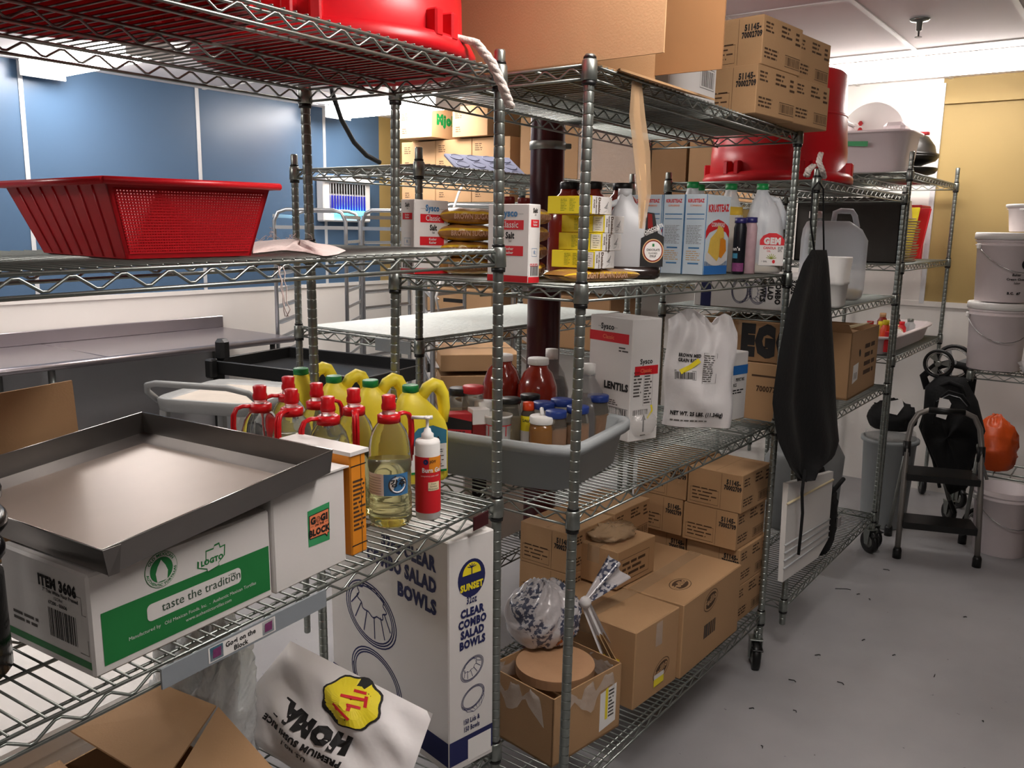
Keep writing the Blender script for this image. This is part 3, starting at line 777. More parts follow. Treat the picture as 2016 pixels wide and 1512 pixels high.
# label holder on the shelf edge
P0 = cast(318, 1345, FL, y=-.012); P1 = cast(640, 1162, FL, y=-.012)
x0, x1 = P0.x, P1.x
b = MB().m('grey_label').box(x0, -.014, zL[2]-.038, x1, -.010, zL[2]-.004)
P = (Vector((x0, -.014, zL[2]-.038)), VX, VZ); b.m('paper').pp(P, rrect(.085, .004, .225, .031, .001), 1)
b.m('ink').text(P, 'Gogi on the', .15, .0185, .0085, 1, 'C'); b.text(P, 'Block', .15, .0065, .0085, 1, 'C')
for xx in (.088, .196): b.m('label_teal').pr(P, [(xx, .0055, xx+.026, .0295)]); b.m('purple').pp(P, [(xx+.005, .01), (xx+.021, .01), (xx+.022, .026), (xx+.006, .025)], 2)
mat('purple', '#7d3a6a', .6, 0, .4, 200); b.mats = [K('purple') if m_ is K('purple') else m_ for m_ in b.mats]
thing('label_holder', 'grey shelf-edge label holder reading Gogi on the Block', 'label', FL, b)
b = MB().m('maroon').box(LL-.115, -.014, zL[2]-.04, LL-.055, -.0095, zL[2]-.006, .001)
thing('shelf_marker', 'small dark red marker clipped on the shelf edge near the corner post', 'marker', FL, b)
# ---------------------------------------------------------------- bottom shelf
z3 = zL[3]+.003
C = CL(884, 1530, 3); Rb = CL(970, 1483, 3)
yaw = math.atan2(Rb.y-C.y, Rb.x-C.x); Wb = (Rb-C).length; Db = .53; Hb = .60
M = FL @ TR(C.x, C.y, z3, yaw)
def bowl_art(b, P, cx_, cy_, s, rot=0, kind=0):
    """line drawing of a fluted clear salad bowl"""
    k = rot; f = lambda pts: [(cx_+(x*math.cos(k)-y*math.sin(k))*s, cy_+(x*math.sin(k)+y*math.cos(k))*s) for x, y in pts]
    w = .035*s
    for q in (1, .92, .85): b.line(P, f([(q*math.cos(t), -.1+q*.72*math.sin(t)) for t in [2*PI*j/36 for j in range(36)]]), w, True)
    if kind == 0:
        b.line(P, f([((.55+.06*math.cos(t*9))*math.cos(t), .22+(.33+.03*math.cos(t*9))*math.sin(t)) for t in [2*PI*j/54 for j in range(54)]]), w, True)
        for j in range(6): a = PI+PI*(j+.3)/5.6; b.line(P, f([(.52*math.cos(a), .22+.32*math.sin(a)), (.8*math.cos(a), -.08+.56*math.sin(a))]), w)
    else:
        b.line(P, f([(-.95, -.1), (-.75, -.75), (-.3, -1.1), (.3, -1.1), (.75, -.75), (.95, -.1)]), w)
        for j in range(5): x = -.7+j*.35; b.line(P, f([(x, -.1-.6*math.sqrt(1-x*x)), (x*.5, -1.05)]), w*.7)
def bowl_box(W, D, H):
    b = MB().m('white_card').box(0, 0, 0, W, D, H, .003); P = pf(); Q = pl(D)
    b.m('navy').pr(P, [(.002, .02, W-.002, .085)]).pr(Q, [(0, .02, D-.002, .085)])
    b.m('paper').pp(P, [(W*.42, .012), (W*.95, .012), (W*.95, .072), (W*.42, .072)], 2); b.m('ink').bars((P[0], P[1]*1.0, P[2]), W*.47, .02, W*.42, .045, 14, 4)
    b.m('navy')
    for i, s_ in enumerate(('CLEAR', 'COMBO', 'SALAD', 'BOWLS')): b.text(P, s_, W*.52, H-.20-.027*i, .0195, 2, 'C', sx=.62 if W < .12 else .8)
    b.text(P, '32oz', W*.5, H-.168, .018, 1, 'C', sx=.6)
    b.text(P, '150 Lids &', W*.5, .117, .013, 1, 'C', sx=.62); b.text(P, '150 Bowls', W*.5, .097, .013, 1, 'C', sx=.62)
    b.pp(P, b.ell(P, W*.5, H-.105, W*.30, .048), 1); b.m('yellow').pp(P, b.ell(P, W*.5, H-.095, W*.2, .03, a0=0, a1=PI), 2)
    b.text(P, 'SUNSET', W*.5, H-.133, .016, 2, 'C', sx=.56 if W < .12 else .8, lift=3)
    b.m('navy').pp(P, [(W*.49, H-.095), (W*.51, H-.095), (W*.51, H-.078), (W*.49, H-.078)], 3)
    for a in range(5): t = .3+a*.62; b.line(P, [(W*.5, H-.078), (W*.5+.014*math.cos(t), H-.078+.01*math.sin(t))], .0022, lift=3)
    bowl_art(b, P, W*.5, .262, W*.27, .5); bowl_art(b, P, W*.52, .185, W*.27, .4, 1)
    b.text(Q, '32oz CLEAR', D-.045, H-.085, .034, 2, 'R', sx=.8); b.text(Q, 'COMBO SALAD', D-.045, H-.14, .034, 2, 'R', sx=.8); b.text(Q, 'BOWLS', D-.045, H-.195, .034, 2, 'R', sx=.9)
    bowl_art(b, Q, D-.33, .315, .118, -.12); bowl_art(b, Q, D-.31, .13, .118, -.12, 1)
    return b
thing('bowl_carton', 'tall white carton of 32oz clear combo salad bowls on the bottom shelf', 'carton', M, bowl_box(Wb, Db, Hb))
# rice sack leaning against it
A_, B_, C_, D_ = [cast(x, y, FL, z=z) for x, y, z in ((572, 1262, .70), (852, 1405, .60), (770, 1640, .42), (440, 1425, .50))]
def sack(A_, B_, C_, D_, th, mname, seed=1, nu=26, nv=20):
    """pillow-shaped sack through four corners (top-left, top-right, bottom-right, bottom-left)"""
    b = MB().m(mname); rr = random.Random(seed); n = (B_-A_).cross(D_-A_).normalized()
    if n.dot(FL.inverted() @ EYE-A_) < 0: n = -n
    ph = [rr.uniform(0, 6) for _ in range(6)]
    def f(sgn):
        def g(u, v):
            P = A_.lerp(B_, u).lerp(D_.lerp(C_, u), v)
            e = (max(0, 4*u*(1-u))**.5)*(max(0, 4*v*(1-v))**.5)
            wr = .12*th*(math.sin(9*u+ph[0]+3*v)+math.sin(13*v+ph[1]-4*u)+.6*math.sin(21*(u-v)+ph[2]))
            return P+n*sgn*(th/2*e+wr*min(1, e*1.4))
        return g
    b.grid(f(1), nu, nv); b.grid(f(-1), nu, nv)
    return b, n, ph
b, nn_, ph = sack(A_, B_, C_, D_, .07, 'sackwhite', 4); mat('sackwhite', '#e2dedd', .45, 0, .04, 6, .25, 18)
b.mats = [K('sackwhite')]
th = .07
class SackPlane: pass
def on_sack(b, draw, mname, lift):
    """draw flat print in (0..1,0..1) units then bend it over the sack"""
    t = MB().m(mname); draw(t, (Vector((0, 0, 0)), VX, VY)); b.m(mname); vs = []
    for p in t.v:
        u, v = p.x, p.y; P = A_.lerp(B_, u).lerp(D_.lerp(C_, u), v)
        e = (max(0, 4*u*(1-u))**.5)*(max(0, 4*v*(1-v))**.5)
        wr = .12*th*(math.sin(9*u+ph[0]+3*v)+math.sin(13*v+ph[1]-4*u)+.6*math.sin(21*(u-v)+ph[2]))
        vs.append(P+nn_*(th/2*e+wr*min(1, e*1.4)+.0018+lift*.0007))
    b.add(vs, t.f, False)
# print is upside down on the sack: text runs from right to left
def updown(pts): return pts
cu_, cv_ = .56, .2
def blob(t, P, s, n=40): t.pp(P, [(cu_+s*.17*(1+.05*math.cos(8*a))*math.cos(a), cv_+s*.2*(1+.05*math.cos(8*a))*math.sin(a)) for a in [2*PI*j/n for j in range(n)]])
def grid_disc(s):
    def d(t, P):
        o, u, v = P; vs = [o+u*cu_+v*cv_]; F = []; n = 40
        for q in (.33, .66, 1):
            for j in range(n): a = 2*PI*j/n; vs.append(o+u*(cu_+s*q*.17*(1+.05*math.cos(8*a))*math.cos(a))+v*(cv_+s*q*.2*(1+.05*math.cos(8*a))*math.sin(a)))
        for j in range(n):
            F.append((0, 1+j, 1+(j+1) % n))
            for k in range(2): F.append((1+k*n+j, 1+(k+1)*n+j, 1+(k+1)*n+(j+1) % n, 1+k*n+(j+1) % n))
        t.add(vs, F)
    return d
on_sack(b, grid_disc(1.08), 'ink', 0); on_sack(b, grid_disc(1.0), 'yellow', 1)
def utext(st, cu, cv, h, bold, sx=1, arc=0):
    def d(t, P):
        vs, fs, w = glyphs(st, bold); k = h/.7; out = []
        for x, y in vs:
            q = (x-w/2)*k*sx; out.append((cu-q, cv+y*k-arc*q*q, 0))
        out = [(p[0], 2*cv-p[1]+0, 0) if False else p for p in out]; t.add(out, fs)
    return d
on_sack(b, utext('HOMAI', .44, .50, .14, 3.2, .62, .55), 'ink', 0)
on_sack(b, utext('PREMIUM SUSHI RICE', .42, .70, .055, 2, .62, .35), 'ink', 0)
on_sack(b, utext('U.S. NO.1', .42, .80, .04, 1, .7), 'ink', 0)
def strokes(t, P):
    for q in (((-.05, .1), (0, .02), (.07, .0)), ((-.07, -.02), (.06, -.07)), ((-.03, -.09), (.05, -.12)), ((-.08, .07), (-.02, .09), (.05, .12)), ((-.01, -.05), (.02, .06)), ((.06, -.1), (.09, -.02))):
        t.line(P, [(cu_+x, cv_+y) for x, y in q], .022)
on_sack(b, strokes, 'red', 2)
thing('rice_sack', 'white rice sack printed HOMAI, leaning on the salad bowl carton', 'sack', FL, b)
# torn opening of a second sack beside it
b = MB().m('sackwhite'); q = [cast(x, y, FL, z=.5) for x, y in ((790, 1440), (850, 1400), (846, 1470), (815, 1500))]
b.slab(q, (0, .03, 0)); b.m('ink'); b.tube([q[1], q[1].lerp(q[2], .5)+Vector((.004, 0, 0)), q[2]], .004, 5)
# white foam box behind, seen through the wires
b = MB().m('paper').box(0, 0, 0, .62, .34, .36, .01).m('white').box(-.01, -.01, .36, .63, .35, .4, .008)
thing('chest_freezer', 'white chest behind the nearest shelving, seen between the lower deck wires', 'freezer', FL @ TR(-.45, .66, .02, 0), [('chest_body', MB().m('paper').box(0, 0, 0, 1.75, .62, .52, .01)), ('lid', MB().m('paper').box(-.01, -.01, .525, 1.76, .63, .58, .012))])
# clear plastic bag
def crumple(c, rx, ry, rz, mname, seed=1, n=36, m=24, flat=0, amp=.18):
    rr = random.Random(seed); ks = [(rr.uniform(2, 9), rr.uniform(2, 9), rr.uniform(0, 6)) for _ in range(7)]
    b = MB().m(mname)
    def g(u, v):
        a = 2*PI*u; t = PI*v
        s_ = 1+amp*sum(abs(math.sin(k1*math.cos(a)+k2*t+p))-.5 for k1, k2, p in ks)/3
        z = math.cos(t)
        if z < -.6: z = -.6+(z+.6)*.1
        return Vector((c[0]+rx*s_*math.sin(t)*math.cos(a), c[1]+ry*s_*math.sin(t)*math.sin(a), c[2]+max(.001, rz*(z+.64)/1.64*2*s_)))
    b.grid(g, n, m, closed_u=True)
    return b
Cb = cast(455, 1390, FL, z=.5)
mat('filmcloud', '#dfe2e2', .2, 0, .15, 12, .8, 26, alpha=.8)
thing('plastic_bag', 'crumpled clear plastic bag left of the salad bowl carton', 'bag', FL @ TR(1.00, .47, z3), crumple((0, 0, 0), .115, .10, .20, 'filmcloud', 5, 60, 40, amp=.25))
# open brown carton at the lower left
mat('card_shade', '#a87a50', .85, 0, .05, 6)
b = MB().m('card'); q = [cast(x, y, FL, z=.72) for x, y in ((40, 1560), (150, 1432), (418, 1398), (330, 1600))]
xs = .36; 
bx0, by0, bx1, by1, bh = .36, .01, .84, .46, .26
for (x0_, y0_, x1_, y1_) in ((bx0, by0, bx1, by0+.004), (bx0, by1-.004, bx1, by1), (bx0, by0, bx0+.004, by1), (bx1-.004, by0, bx1, by1)): b.box(x0_, y0_, z3, x1_, y1_, z3+bh)
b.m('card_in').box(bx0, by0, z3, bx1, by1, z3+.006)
f1 = MB().m('card').slab([(.69, .485, .695), (.895, .475, .70), (.905, .30, .70), (.70, .20, .675)], (0, 0, .004))
f2 = MB().m('card').slab([(.905, .293, .70), (.83, .03, .69), (.66, -.02, .665), (.695, .18, .67)], (0, 0, .004))
f3 = MB().m('card').slab([(.36, .47, .66), (.655, .46, .655), (.59, .0, .652), (.36, -.04, .66)], (0, 0, .004))
f4 = MB().m('card').slab([(bx0, by0, .64), (bx1, by0, .64), (bx1, by0-.08, .56), (bx0, by0-.08, .56)], (0, 0, .004))
thing('open_carton', 'open brown carton with spread flaps on the bottom shelf at the lower left', 'carton', FL, [('carton_body', b), ('flap', f1), ('flap', f2), ('flap', f3), ('flap', f4)])
# ================================================================ middle unit
def pillow(L, W, H, mats, seed=1, nu=22, nv=20, wr=.06, z0=0):
    """soft bag lying along x; mats: list of (from, to, material) in turns round its section"""
    b = MB(); rr = random.Random(seed); ph = [rr.uniform(0, 6) for _ in range(4)]
    def P(u, v):
        a = 2*PI*v; x = (u-.5)*L; e = max(0, 1-abs(2*u-1)**3.2)**.5
        w = W/2*(.8+.2*e); h = H/2*e+.0015
        ca, sa = math.cos(a), math.sin(a)
        q = 1+wr*(math.sin(ph[0]+14*u+2*a)+math.sin(ph[1]+23*u-3*a))*.5
        y = w*abs(ca)**.7*(1 if ca > 0 else -1)*q; z = h*abs(sa)**.8*(1 if sa > 0 else -1)*q
        return Vector((x, y, z0+H/2+max(z, -H/2)))
    for f, t, mn in mats:
        b.m(mn); n = max(2, int(nv*(t-f)))
        b.grid(lambda u, v: P(u, f+(t-f)*v), nu, n+1)
    return b
mat('bagclear', '#d9c3a0', .12, 0, .1, 20, .4, 40, alpha=.6); mat('sugar', '#a8783f', .35, 0, .18, 90, .2, 120, coat=.6); mat('bagyellow', '#e2b92c', .3, coat=.5); mat('bagpaper', '#caa184', .3, coat=.5)
def sugar_bag(seed=1, L=.19, W=.12, H=.046, txt='BROWN SUGAR'):
    b = pillow(L, W, H, [(0, .42, 'sugar'), (.42, .47, 'bagyellow'), (.47, .6, 'sugar'), (.6, .7, 'bagyellow'), (.7, .8, 'sugar'), (.8, .9, 'bagyellow'), (.9, 1, 'sugar')], seed)
    P = (Vector((-L*.38, -W/2-.0015, H*.33)), VX, VZ); b.m('bagpaper').text(P, txt, L*.38, 0, .014, 1, 'C', sx=.75)
    return b
# mid shelf ---------------------------------------------------
def salt_box(W, D, H, big='left'):
    b = MB().m('white_card').box(0, 0, 0, W, D, H, .002); P, Q = pf(), pl(D)
    A_, B_ = (Q, P) if big == 'left' else (P, Q); a, c = (D, W) if big == 'left' else (W, D)
    b.m('red').pr(A_, [(.001, .001, a-.001, .017)]).pr(B_, [(.001, .001, c-.001, .015)])
    b.m('red').pr(A_, [(a*.17, H-.062, a*.87, H-.039), (a*.16, H-.125, a*.87, H-.101)]); b.m('label_blue').text(A_, 'Sysco', a*.52, H-.03, .0165, 1.5, 'C', sx=.9)
    b.m('ink_soft').pr(A_, [(a*.18, H-.0245, a*.32, H-.0238), (a*.74, H-.0245, a*.86, H-.0238)])
    b.m('white_card').text(A_, 'Classic', a*.53, H-.057, .0155, .3, 'C', lift=3, sx=.9); b.text(A_, 'Kosher', a*.53, H-.111, .0065, 1, 'C', lift=3); b.text(A_, 'Kasher', a*.53, H-.1205, .0065, 1, 'C', lift=3)
    b.m('ink').text(A_, 'Salt', a*.55, H-.083, .015, 1.3, 'C', sx=.8); b.m('ink_soft').text(A_, 'Sal', a*.55, H-.092, .006, 0, 'C')
    b.m('ink').text(B_, 'Salt', c*.5, H-.02, .0105, 1.3, 'C', sx=.75); b.m('ink_soft').text(B_, 'Sal', c*.5, H-.027, .0045, 0, 'C'); b.m('red').pr(B_, [(c*.15, H-.055, c*.85, H-.037)])
    b.m('white_card').text(B_, 'Kosher', c*.5, H-.0445, .0048, 1, 'C', lift=3, sx=.8); b.text(B_, 'Kasher', c*.5, H-.0515, .0048, 1, 'C', lift=3, sx=.8)
    b.m('label_blue').line(B_, [(c*.28, H-.125), (c*.72, H-.125), (c*.72, H-.106), (c*.28, H-.106)], .001, True); b.text(B_, 'R', c*.5, H-.12, .009, 0, 'C')
    b.m('red').fine(B_, c*.15, H-.15, c*.7, .008, 2, 3, ragged=.05); b.m('ink').bars(B_, c*.2, .018, c*.65, .024, 9, 2)
    return b
W, D = .13, .057; M = FR @ TR(.036, .572, zR[1]+.003, math.radians(-5)); H = hgt(394, .036, .572, FR, 1.7)-zR[1]
thing('salt_box', 'left salt box with its wide face turned to the right-hand side', 'box', M, salt_box(W, D, H, 'front'), 'white and red boxes of kosher salt')
M, W, D, H = fit(FR, zR[1]+.002, (1039, 558), (1061, 557), (952, 553), top=401)
thing('salt_box', 'salt box in front, standing behind the corner post', 'box', M, salt_box(W, D, H, 'left'), 'white and red boxes of kosher salt')
# sugar bags between the salt boxes
base = cast(915, 541, FR, z=zR[1]+.002)
SB = sugar_bag(2).mesh('sugar_bag')
bl = ['bottom bag of brown sugar between the two salt boxes', 'second brown sugar bag from the bottom between the salt boxes', 'third brown sugar bag from the bottom between the salt boxes', 'topmost brown sugar bag between the salt boxes']
for k in range(4):
    thing('sugar_bag', bl[k], 'bag', FR @ TR(base.x+.05+.006*(k % 2), base.y+.05, zR[1]+.003+k*.0475, -.65+.05*k), SB, 'clear bags of brown sugar')
bl = ['brown sugar bag on the deck behind the yellow boxes', 'brown sugar bag second in the pile behind the yellow boxes', 'brown sugar bag third in the pile behind the yellow boxes', 'brown sugar bag on top of the pile behind the yellow boxes']
for k in range(4):
    thing('sugar_bag', bl[k], 'bag', FR @ TR(.20, .32, zR[1]+.003+k*.0475, .5-.07*k), SB, 'clear bags of brown sugar')
# light brown sugar bag in front
a = CR(1068, 558, 1); c = CR(1248, 553, 1)
thing('sugar_bag', 'light brown sugar bag lying in front under the yellow boxes', 'bag', FR @ TR((a.x+c.x)/2+.01, (a.y+c.y)/2-.0, zR[1]+.003, math.atan2(c.y-a.y, c.x-a.x)), sugar_bag(5, (c-a).length*.84, .10, .032, 'LIGHT BROWN SUGAR'), 'clear bags of brown sugar')
# yellow boxes: four rows of two
def dbox():
    W, D, H = .047, .135, .044
    b = MB().m('yellow').box(0, 0, 0, W, D, H, .001); P, Q = pf(), pl(D); b.m('white_card').pp(P, [(0, 0), (W, 0), (W, H), (0, H)], 1)
    b.m('paper').pp(Q, [(D*.74, .003), (D*.97, .003), (D*.97, H-.003), (D*.74, H-.003)], 1); b.m('label_blue').pr((Q[0], Q[1], Q[2]), [(D*.735, .002, D*.748, H-.002)])
    b.m('ink_soft').fine(Q, D*.79, .005, D*.15, H-.01, 6, 3, .25); b.m('label_green'); b.fine(Q, D*.3, .006, D*.15, H-.012, 8, 4, .3); b.fine(Q, D*.5, .006, D*.15, H-.012, 8, 5, .3)
    b.m('ink_brown').text(P, 'Domino', W*.62, H*.94, .0108, 1.6, 'L', sx=.82, rot=-PI/2); b.text(P, 'DARK BROWN', W*.36, H*.94, .0052, 1.4, rot=-PI/2, sx=.8); b.text(P, 'SUGAR', W*.14, H*.8, .0056, 1.4, rot=-PI/2, sx=.8)
    return b
mat('label_green', '#8c9a20', .6)
DB = dbox().mesh('sugar_box')
def dbox2():
    W, D, H = .05, .125, .044
    b = MB().m('white_card').box(0, 0, 0, W, D, H, .001); P = pf(); b.m('ink')
    for k in range(5): b.line(P, [(W*.45-.004*k+.006, H*.5+.007-.003*k), (W*.45+.008-.001*k, H*.5+.01-.004*k)], .0016)
    b.line(P, [(W*.2, H*.12), (W*.45, H*.2), (W*.62, H*.42), (W*.7, H*.15)], .0006); return b
DB2 = dbox2().mesh('sugar_box')
c0 = cast(1172, 529, FR, z=zR[1]+.04)
yy = .062
rows = [0.01, .033, .040, .004]; names_ = ['bottom', 'second', 'third', 'top']
for k in range(4):
    zz = zR[1]+.038+k*.0455; px = (1170, 1185, 1190, 1165)[k]; py = (530, 492, 455, 419)[k]
    xx = cast(px, py, FR, y=yy).x
    thing('sugar_box', f'yellow sided sugar box, front one of the {names_[k]} row', 'box', FR @ TR(xx, yy, zz, -.03+.02*(k % 2)), DB, 'yellow and white sugar boxes')
    thing('sugar_box', f'white fronted sugar box at the right of the {names_[k]} row', 'box', FR @ TR(xx+.049, yy+.001, zz, -.03+.02*(k % 2)), DB2, 'yellow and white sugar boxes')
# jugs with black caps behind
def sauce_jug(h, r, body, capm, capr=.032, liquidline=None, n=4):
    b = MB().m(body); b.lathe([(r*.9, 0), (r, .01), (r, h*.55), (r*.97, h*.66), (r*.72, h*.82), (capr*.95, h*.88), (capr*.9, h*.93)], seg=28, n=n)
    c = MB().m(capm).lathe([(capr, h*.92), (capr*1.04, h*.925), (capr*1.04, h-.003), (capr*.96, h), (0, h)], seg=24)
    return freeze([('jug_body', b), ('cap', c)])
mat('redsauce', '#8e2a1c', .18, 0, .1, 8, coat=.6); mat('darksauce', '#2b211f', .2, 0, .05, 6, coat=.5); mat('greyplastic', '#b9bbbd', .35, 0, .04, 10)
SJ = sauce_jug(.285, .062, 'redsauce', 'blackplastic', .03, n=3)
for (px, py, yj), lb in zip(((1119, 356, .44), (1163, 357, .36), (1222, 356, .30)), ('left red sauce jug with a black cap behind the yellow boxes', 'middle red sauce jug with a black cap, behind the front post', 'right red sauce jug with a black cap behind the yellow boxes')):
    C = cast(px, 450, FR, y=yj)
    thing('sauce_jug', lb, 'jug', FR @ TR(C.x, yj, zR[1]+.003, .3), SJ, 'red sauce jugs with black caps')
SB2 = freeze([('bottle_body', MB().m('redsauce').lathe([(.03, 0), (.032, .005), (.032, .15), (.016, .19), (.014, .2)], seg=20)), ('cap', MB().m('darkred').lathe([(.0185, .193), (.0185, .222), (.017, .224), (0, .224)], seg=16))])
for px, lb in ((1000, 'left red-capped bottle standing behind the front salt box'), (1030, 'right red-capped bottle standing behind the front salt box')):
    C = cast(px, 450, FR, y=.44)
    thing('sauce_bottle', lb, 'bottle', FR @ TR(C.x, .44, zR[1]+.003), SB2, 'red-capped sauce bottles')
# chocolate syrup jug
C = CR(1268, 552, 1)
hj = .24
M = FR @ TR(C.x+.03, C.y+.055, zR[1]+.003, math.radians(-48))
b = loft(MB().m('greyplastic'), [(.002, 0, 0, .072, .045), (.01, 0, 0, .078, .05), (.13, 0, 0, .078, .05), (.15, -.004, 0, .072, .048), (.19, -.02, 0, .045, .036), (.215, -.03, 0, .026, .024), (hj, -.032, 0, .017, .017)], 26, 3)
b.tube([(-.045, 0, .215), (-.078, 0, .205), (-.084, 0, .14), (-.07, 0, .1)], .012, 8)
dk = loft(MB().m('darksauce'), [(.0015, 0, 0, .0725, .0455), (.01, 0, 0, .0787, .0507), (.034, 0, 0, .0787, .0507)], 26, 3)
cp = MB().m('greyplastic').lathe([(.02, hj-.012), (.02, hj+.012), (0, hj+.012)], -.032, 0, 18)
P = (Vector((.008, -.0512, .0)), VX, VZ); lb = MB().m('ink').pp(P, [(.0, .036), (.066, .036), (.066, .12), (.048, .13), (.035, .185), (.015, .187), (.01, .12), (0, .115)], 1)
lb.m('darkred').pp(P, [(.018, .142), (.033, .142), (.028, .182), (.016, .184)], 2)
lb.m('white_card').text(P, 'CHOCOLATE', .01, .126, .009, 1.4, rot=.42, sx=.7, lift=3); lb.text(P, 'FLAVORED SYRUP', .013, .1215, .005, .8, rot=.42, sx=.7, lift=3)
for rr_, mn in ((.031, 'card_edge'), (.028, 'darkred'), (.025, 'white_card')): lb.m(mn).pp(P, lb.ell(P, .036, .08, rr_, rr_*1.08), {'card_edge': 2, 'darkred': 3, 'white_card': 4}[mn])
lb.m('ink').text(P, 'CHOCOLATE', .036, .08, .006, 1, 'C', lift=5, sx=.7); lb.text(P, 'FLAVORED', .036, .071, .005, .5, 'C', lift=5, sx=.7); lb.text(P, 'SYRUP', .036, .062, .006, 1, 'C', lift=5, sx=.7); lb.m('green').pp(P, [(.033, .092), (.039, .092), (.039, .1), (.033, .1)], 5)
thing('syrup_jug', 'grey translucent jug with black chocolate syrup label', 'jug', M, [('jug_body', b), ('syrup', dk), ('cap', cp), ('label_sheet', lb)])
# baking mix boxes
def mixbox(W, D, H):
    b = MB().m('paleblue').box(0, 0, 0, W, D, H, .0015); P, Q = pf(), pl(D)
    b.m('red').text(Q, 'KRUSTEAZ', D*.5, H-.026, .011, 1.4, 'C', sx=.72); b.m('sticker_orange').text(Q, 'CORNBREAD', D*.5, H-.039, .006, .5, 'C', sx=.8)
    b.m('label_blue').pr(Q, [(D*.1, H-.066, D*.9, H-.0625), (D*.1, H-.081, D*.9, H-.0785), (D*.25, .085, D*.75, .09), (D*.25, .034, D*.75, .039), (0, 0, .0025, H), (D-.0025, 0, D, H)])
    b.m('ink_soft').fine(Q, D*.12, .1, D*.76, H-.2, 15, 4, .3, .3); b.m('card_edge').fine(Q, D*.15, .045, D*.7, .035, 5, 6, .4)
    b.m('paleblue2').pp(P, [(.002, .03), (W-.002, .03), (W-.002, H-.002), (.002, H-.002)], 1)
    b.m('blue').pr(P, [(.001, .001, W-.001, .045)]); b.m('white_card').pp(P, b.ell(P, W*.5, .06, W*.46, .03), 2)
    b.m('red').text(P, 'KRUSTEAZ', W*.5, H-.052, .022, 1.8, 'C', sx=.95, rot=.05)
    b.pp(P, [(0, H-.118), (W*.08, H-.1), (W*.28, H-.085), (W*.5, H-.078), (W*.72, H-.085), (W*.92, H-.098), (W, H-.115), (W, H-.14), (W*.85, H-.12), (W*.5, H-.108), (W*.15, H-.123), (0, H-.145)], 3)
    b.m('white_card').text(P, 'CORNBREAD', W*.5, H-.103, .0135, 1, 'C', sx=.85, lift=4)
    b.m('cornbread').pp(P, [(W*.12, .075), (W*.2, .12), (W*.45, .145), (W*.62, .13), (W*.6, .06), (W*.52, .045)], 4); b.m('orange').pp(P, [(W*.62, .13), (W*.86, .115), (W*.9, .08), (W*.7, .055), (W*.6, .06)], 5); b.m('cornbread').pp(P, [(W*.4, .135), (W*.5, .165), (W*.72, .155), (W*.78, .125), (W*.62, .12)], 6)
    return b
mat('paleblue', '#c6d4dc', .45); mat('paleblue2', '#d4e2ea', .45); mat('cornbread', '#e3bd52', .7, 0, .1, 60)
C = CR(1384, 543.5, 1); KB = mixbox(.18, .079, .262).mesh('mix_box')
for k in range(4):
    thing('mix_box', ['cornbread mix box showing its red banner and bread picture', 'second cornbread mix box from the pictured one', 'third cornbread mix box from the pictured one', 'leftmost cornbread mix box, half hidden by the hanging tape'][k], 'box', FR @ TR(C.x+.004*(k % 2), C.y+.081*k, zR[1]+.003, math.radians(-1.5+k)), KB, 'pale blue cornbread mix boxes')
# white tub behind
C = cast(1304, 372, FR, y=.52); r = .055
thing('lidded_tub', 'round white lidded tub standing behind the cornbread mix boxes', 'tub', FR @ TR(1.26, .50, zR[1]+.003), [('tub_body', MB().m('white').lathe([(r*.85, 0), (r*.88, .004), (r, .2)], seg=28)), ('lid', MB().m('greyplastic').lathe([(r*1.03, .2), (r*1.16, .205), (r*1.16, .235), (r*1.1, .245), (0, .245)], seg=28))])
# translucent oil jugs
mat('hdpe', '#d9dee4', .3, 0, .04, 10, alpha=.55, sss=0); mat('oilfill', '#c9a63a', .3)
def gallon(h=.29, L=.15, Wd=.13, lvl=.3, nm='hdpe'):
    b = MB().m(nm)
    loft(b, [(0.002, 0, 0, L*.46, Wd*.46), (.01, 0, 0, L*.5, Wd*.5), (h*.45, 0, 0, L*.5, Wd*.5), (h*.6, -.002, 0, L*.46, Wd*.47), (h*.75, -.006, 0, L*.33, Wd*.36), (h*.86, -.012, 0, L*.2, Wd*.22), (h*.91, -.014, 0, .02, .02), (h*.95, -.014, 0, .019, .019)], 28, 2.6)
    b.tube([(L*.1, 0, h*.84), (L*.3, 0, h*.82), (L*.46, 0, h*.68), (L*.47, 0, h*.5)], .012, 8)
    c = MB().m('capgreen').lathe([(.0205, h*.93), (.0215, h*.935), (.0215, h), (.02, h), (0, h)], -.014, 0, 20)
    lq = loft(MB().m('oilfill'), [(.004, 0, 0, L*.44, Wd*.44), (.012, 0, 0, L*.475, Wd*.475), (min(h*lvl, h*.45), 0, 0, L*.475, Wd*.475)]+([(h*lvl, -.004, 0, L*.40, Wd*.42)] if lvl > .5 else []), 24, 2.6)
    return [('jug_body', b), ('liquid', lq), ('cap', c)]
C = CR(1525, 541, 1)
hg = hgt(363, C.x, C.y+.05, FR, 1.8)-zR[1]
M = FR @ TR(1.36, .078, zR[1]+.003, math.radians(-62))
g = gallon(hg, .138, .118, .11)
P = (Vector((-.018, -.0597, .03)), VX, VZ); lb = MB().m('white_card').pp(P, [(0, 0), (.085, 0), (.085, .09), (.075, .105), (.055, .115), (.03, .115), (.01, .105), (0, .09)], 0)
lb.m('red').pp(P, [(0, .072), (.085, .072), (.085, .09), (.075, .105), (.055, .115), (.03, .115), (.01, .105), (0, .09)], 1); lb.m('white_card').text(P, 'GEM', .043, .077, .021, 2.4, 'C', lift=2, sx=.9)
lb.m('red').text(P, 'CANOLA', .035, .058, .009, .8, 'C', lift=2, sx=.8); lb.text(P, 'OIL', .033, .048, .006, .5, 'C', lift=2); lb.m('label_green')
for a in range(7): t = PI*(a+.5)/7; lb.line(P, [(.043, .024), (.043+.018*math.cos(t), .024+.018*math.sin(t))], .0022, lift=2)
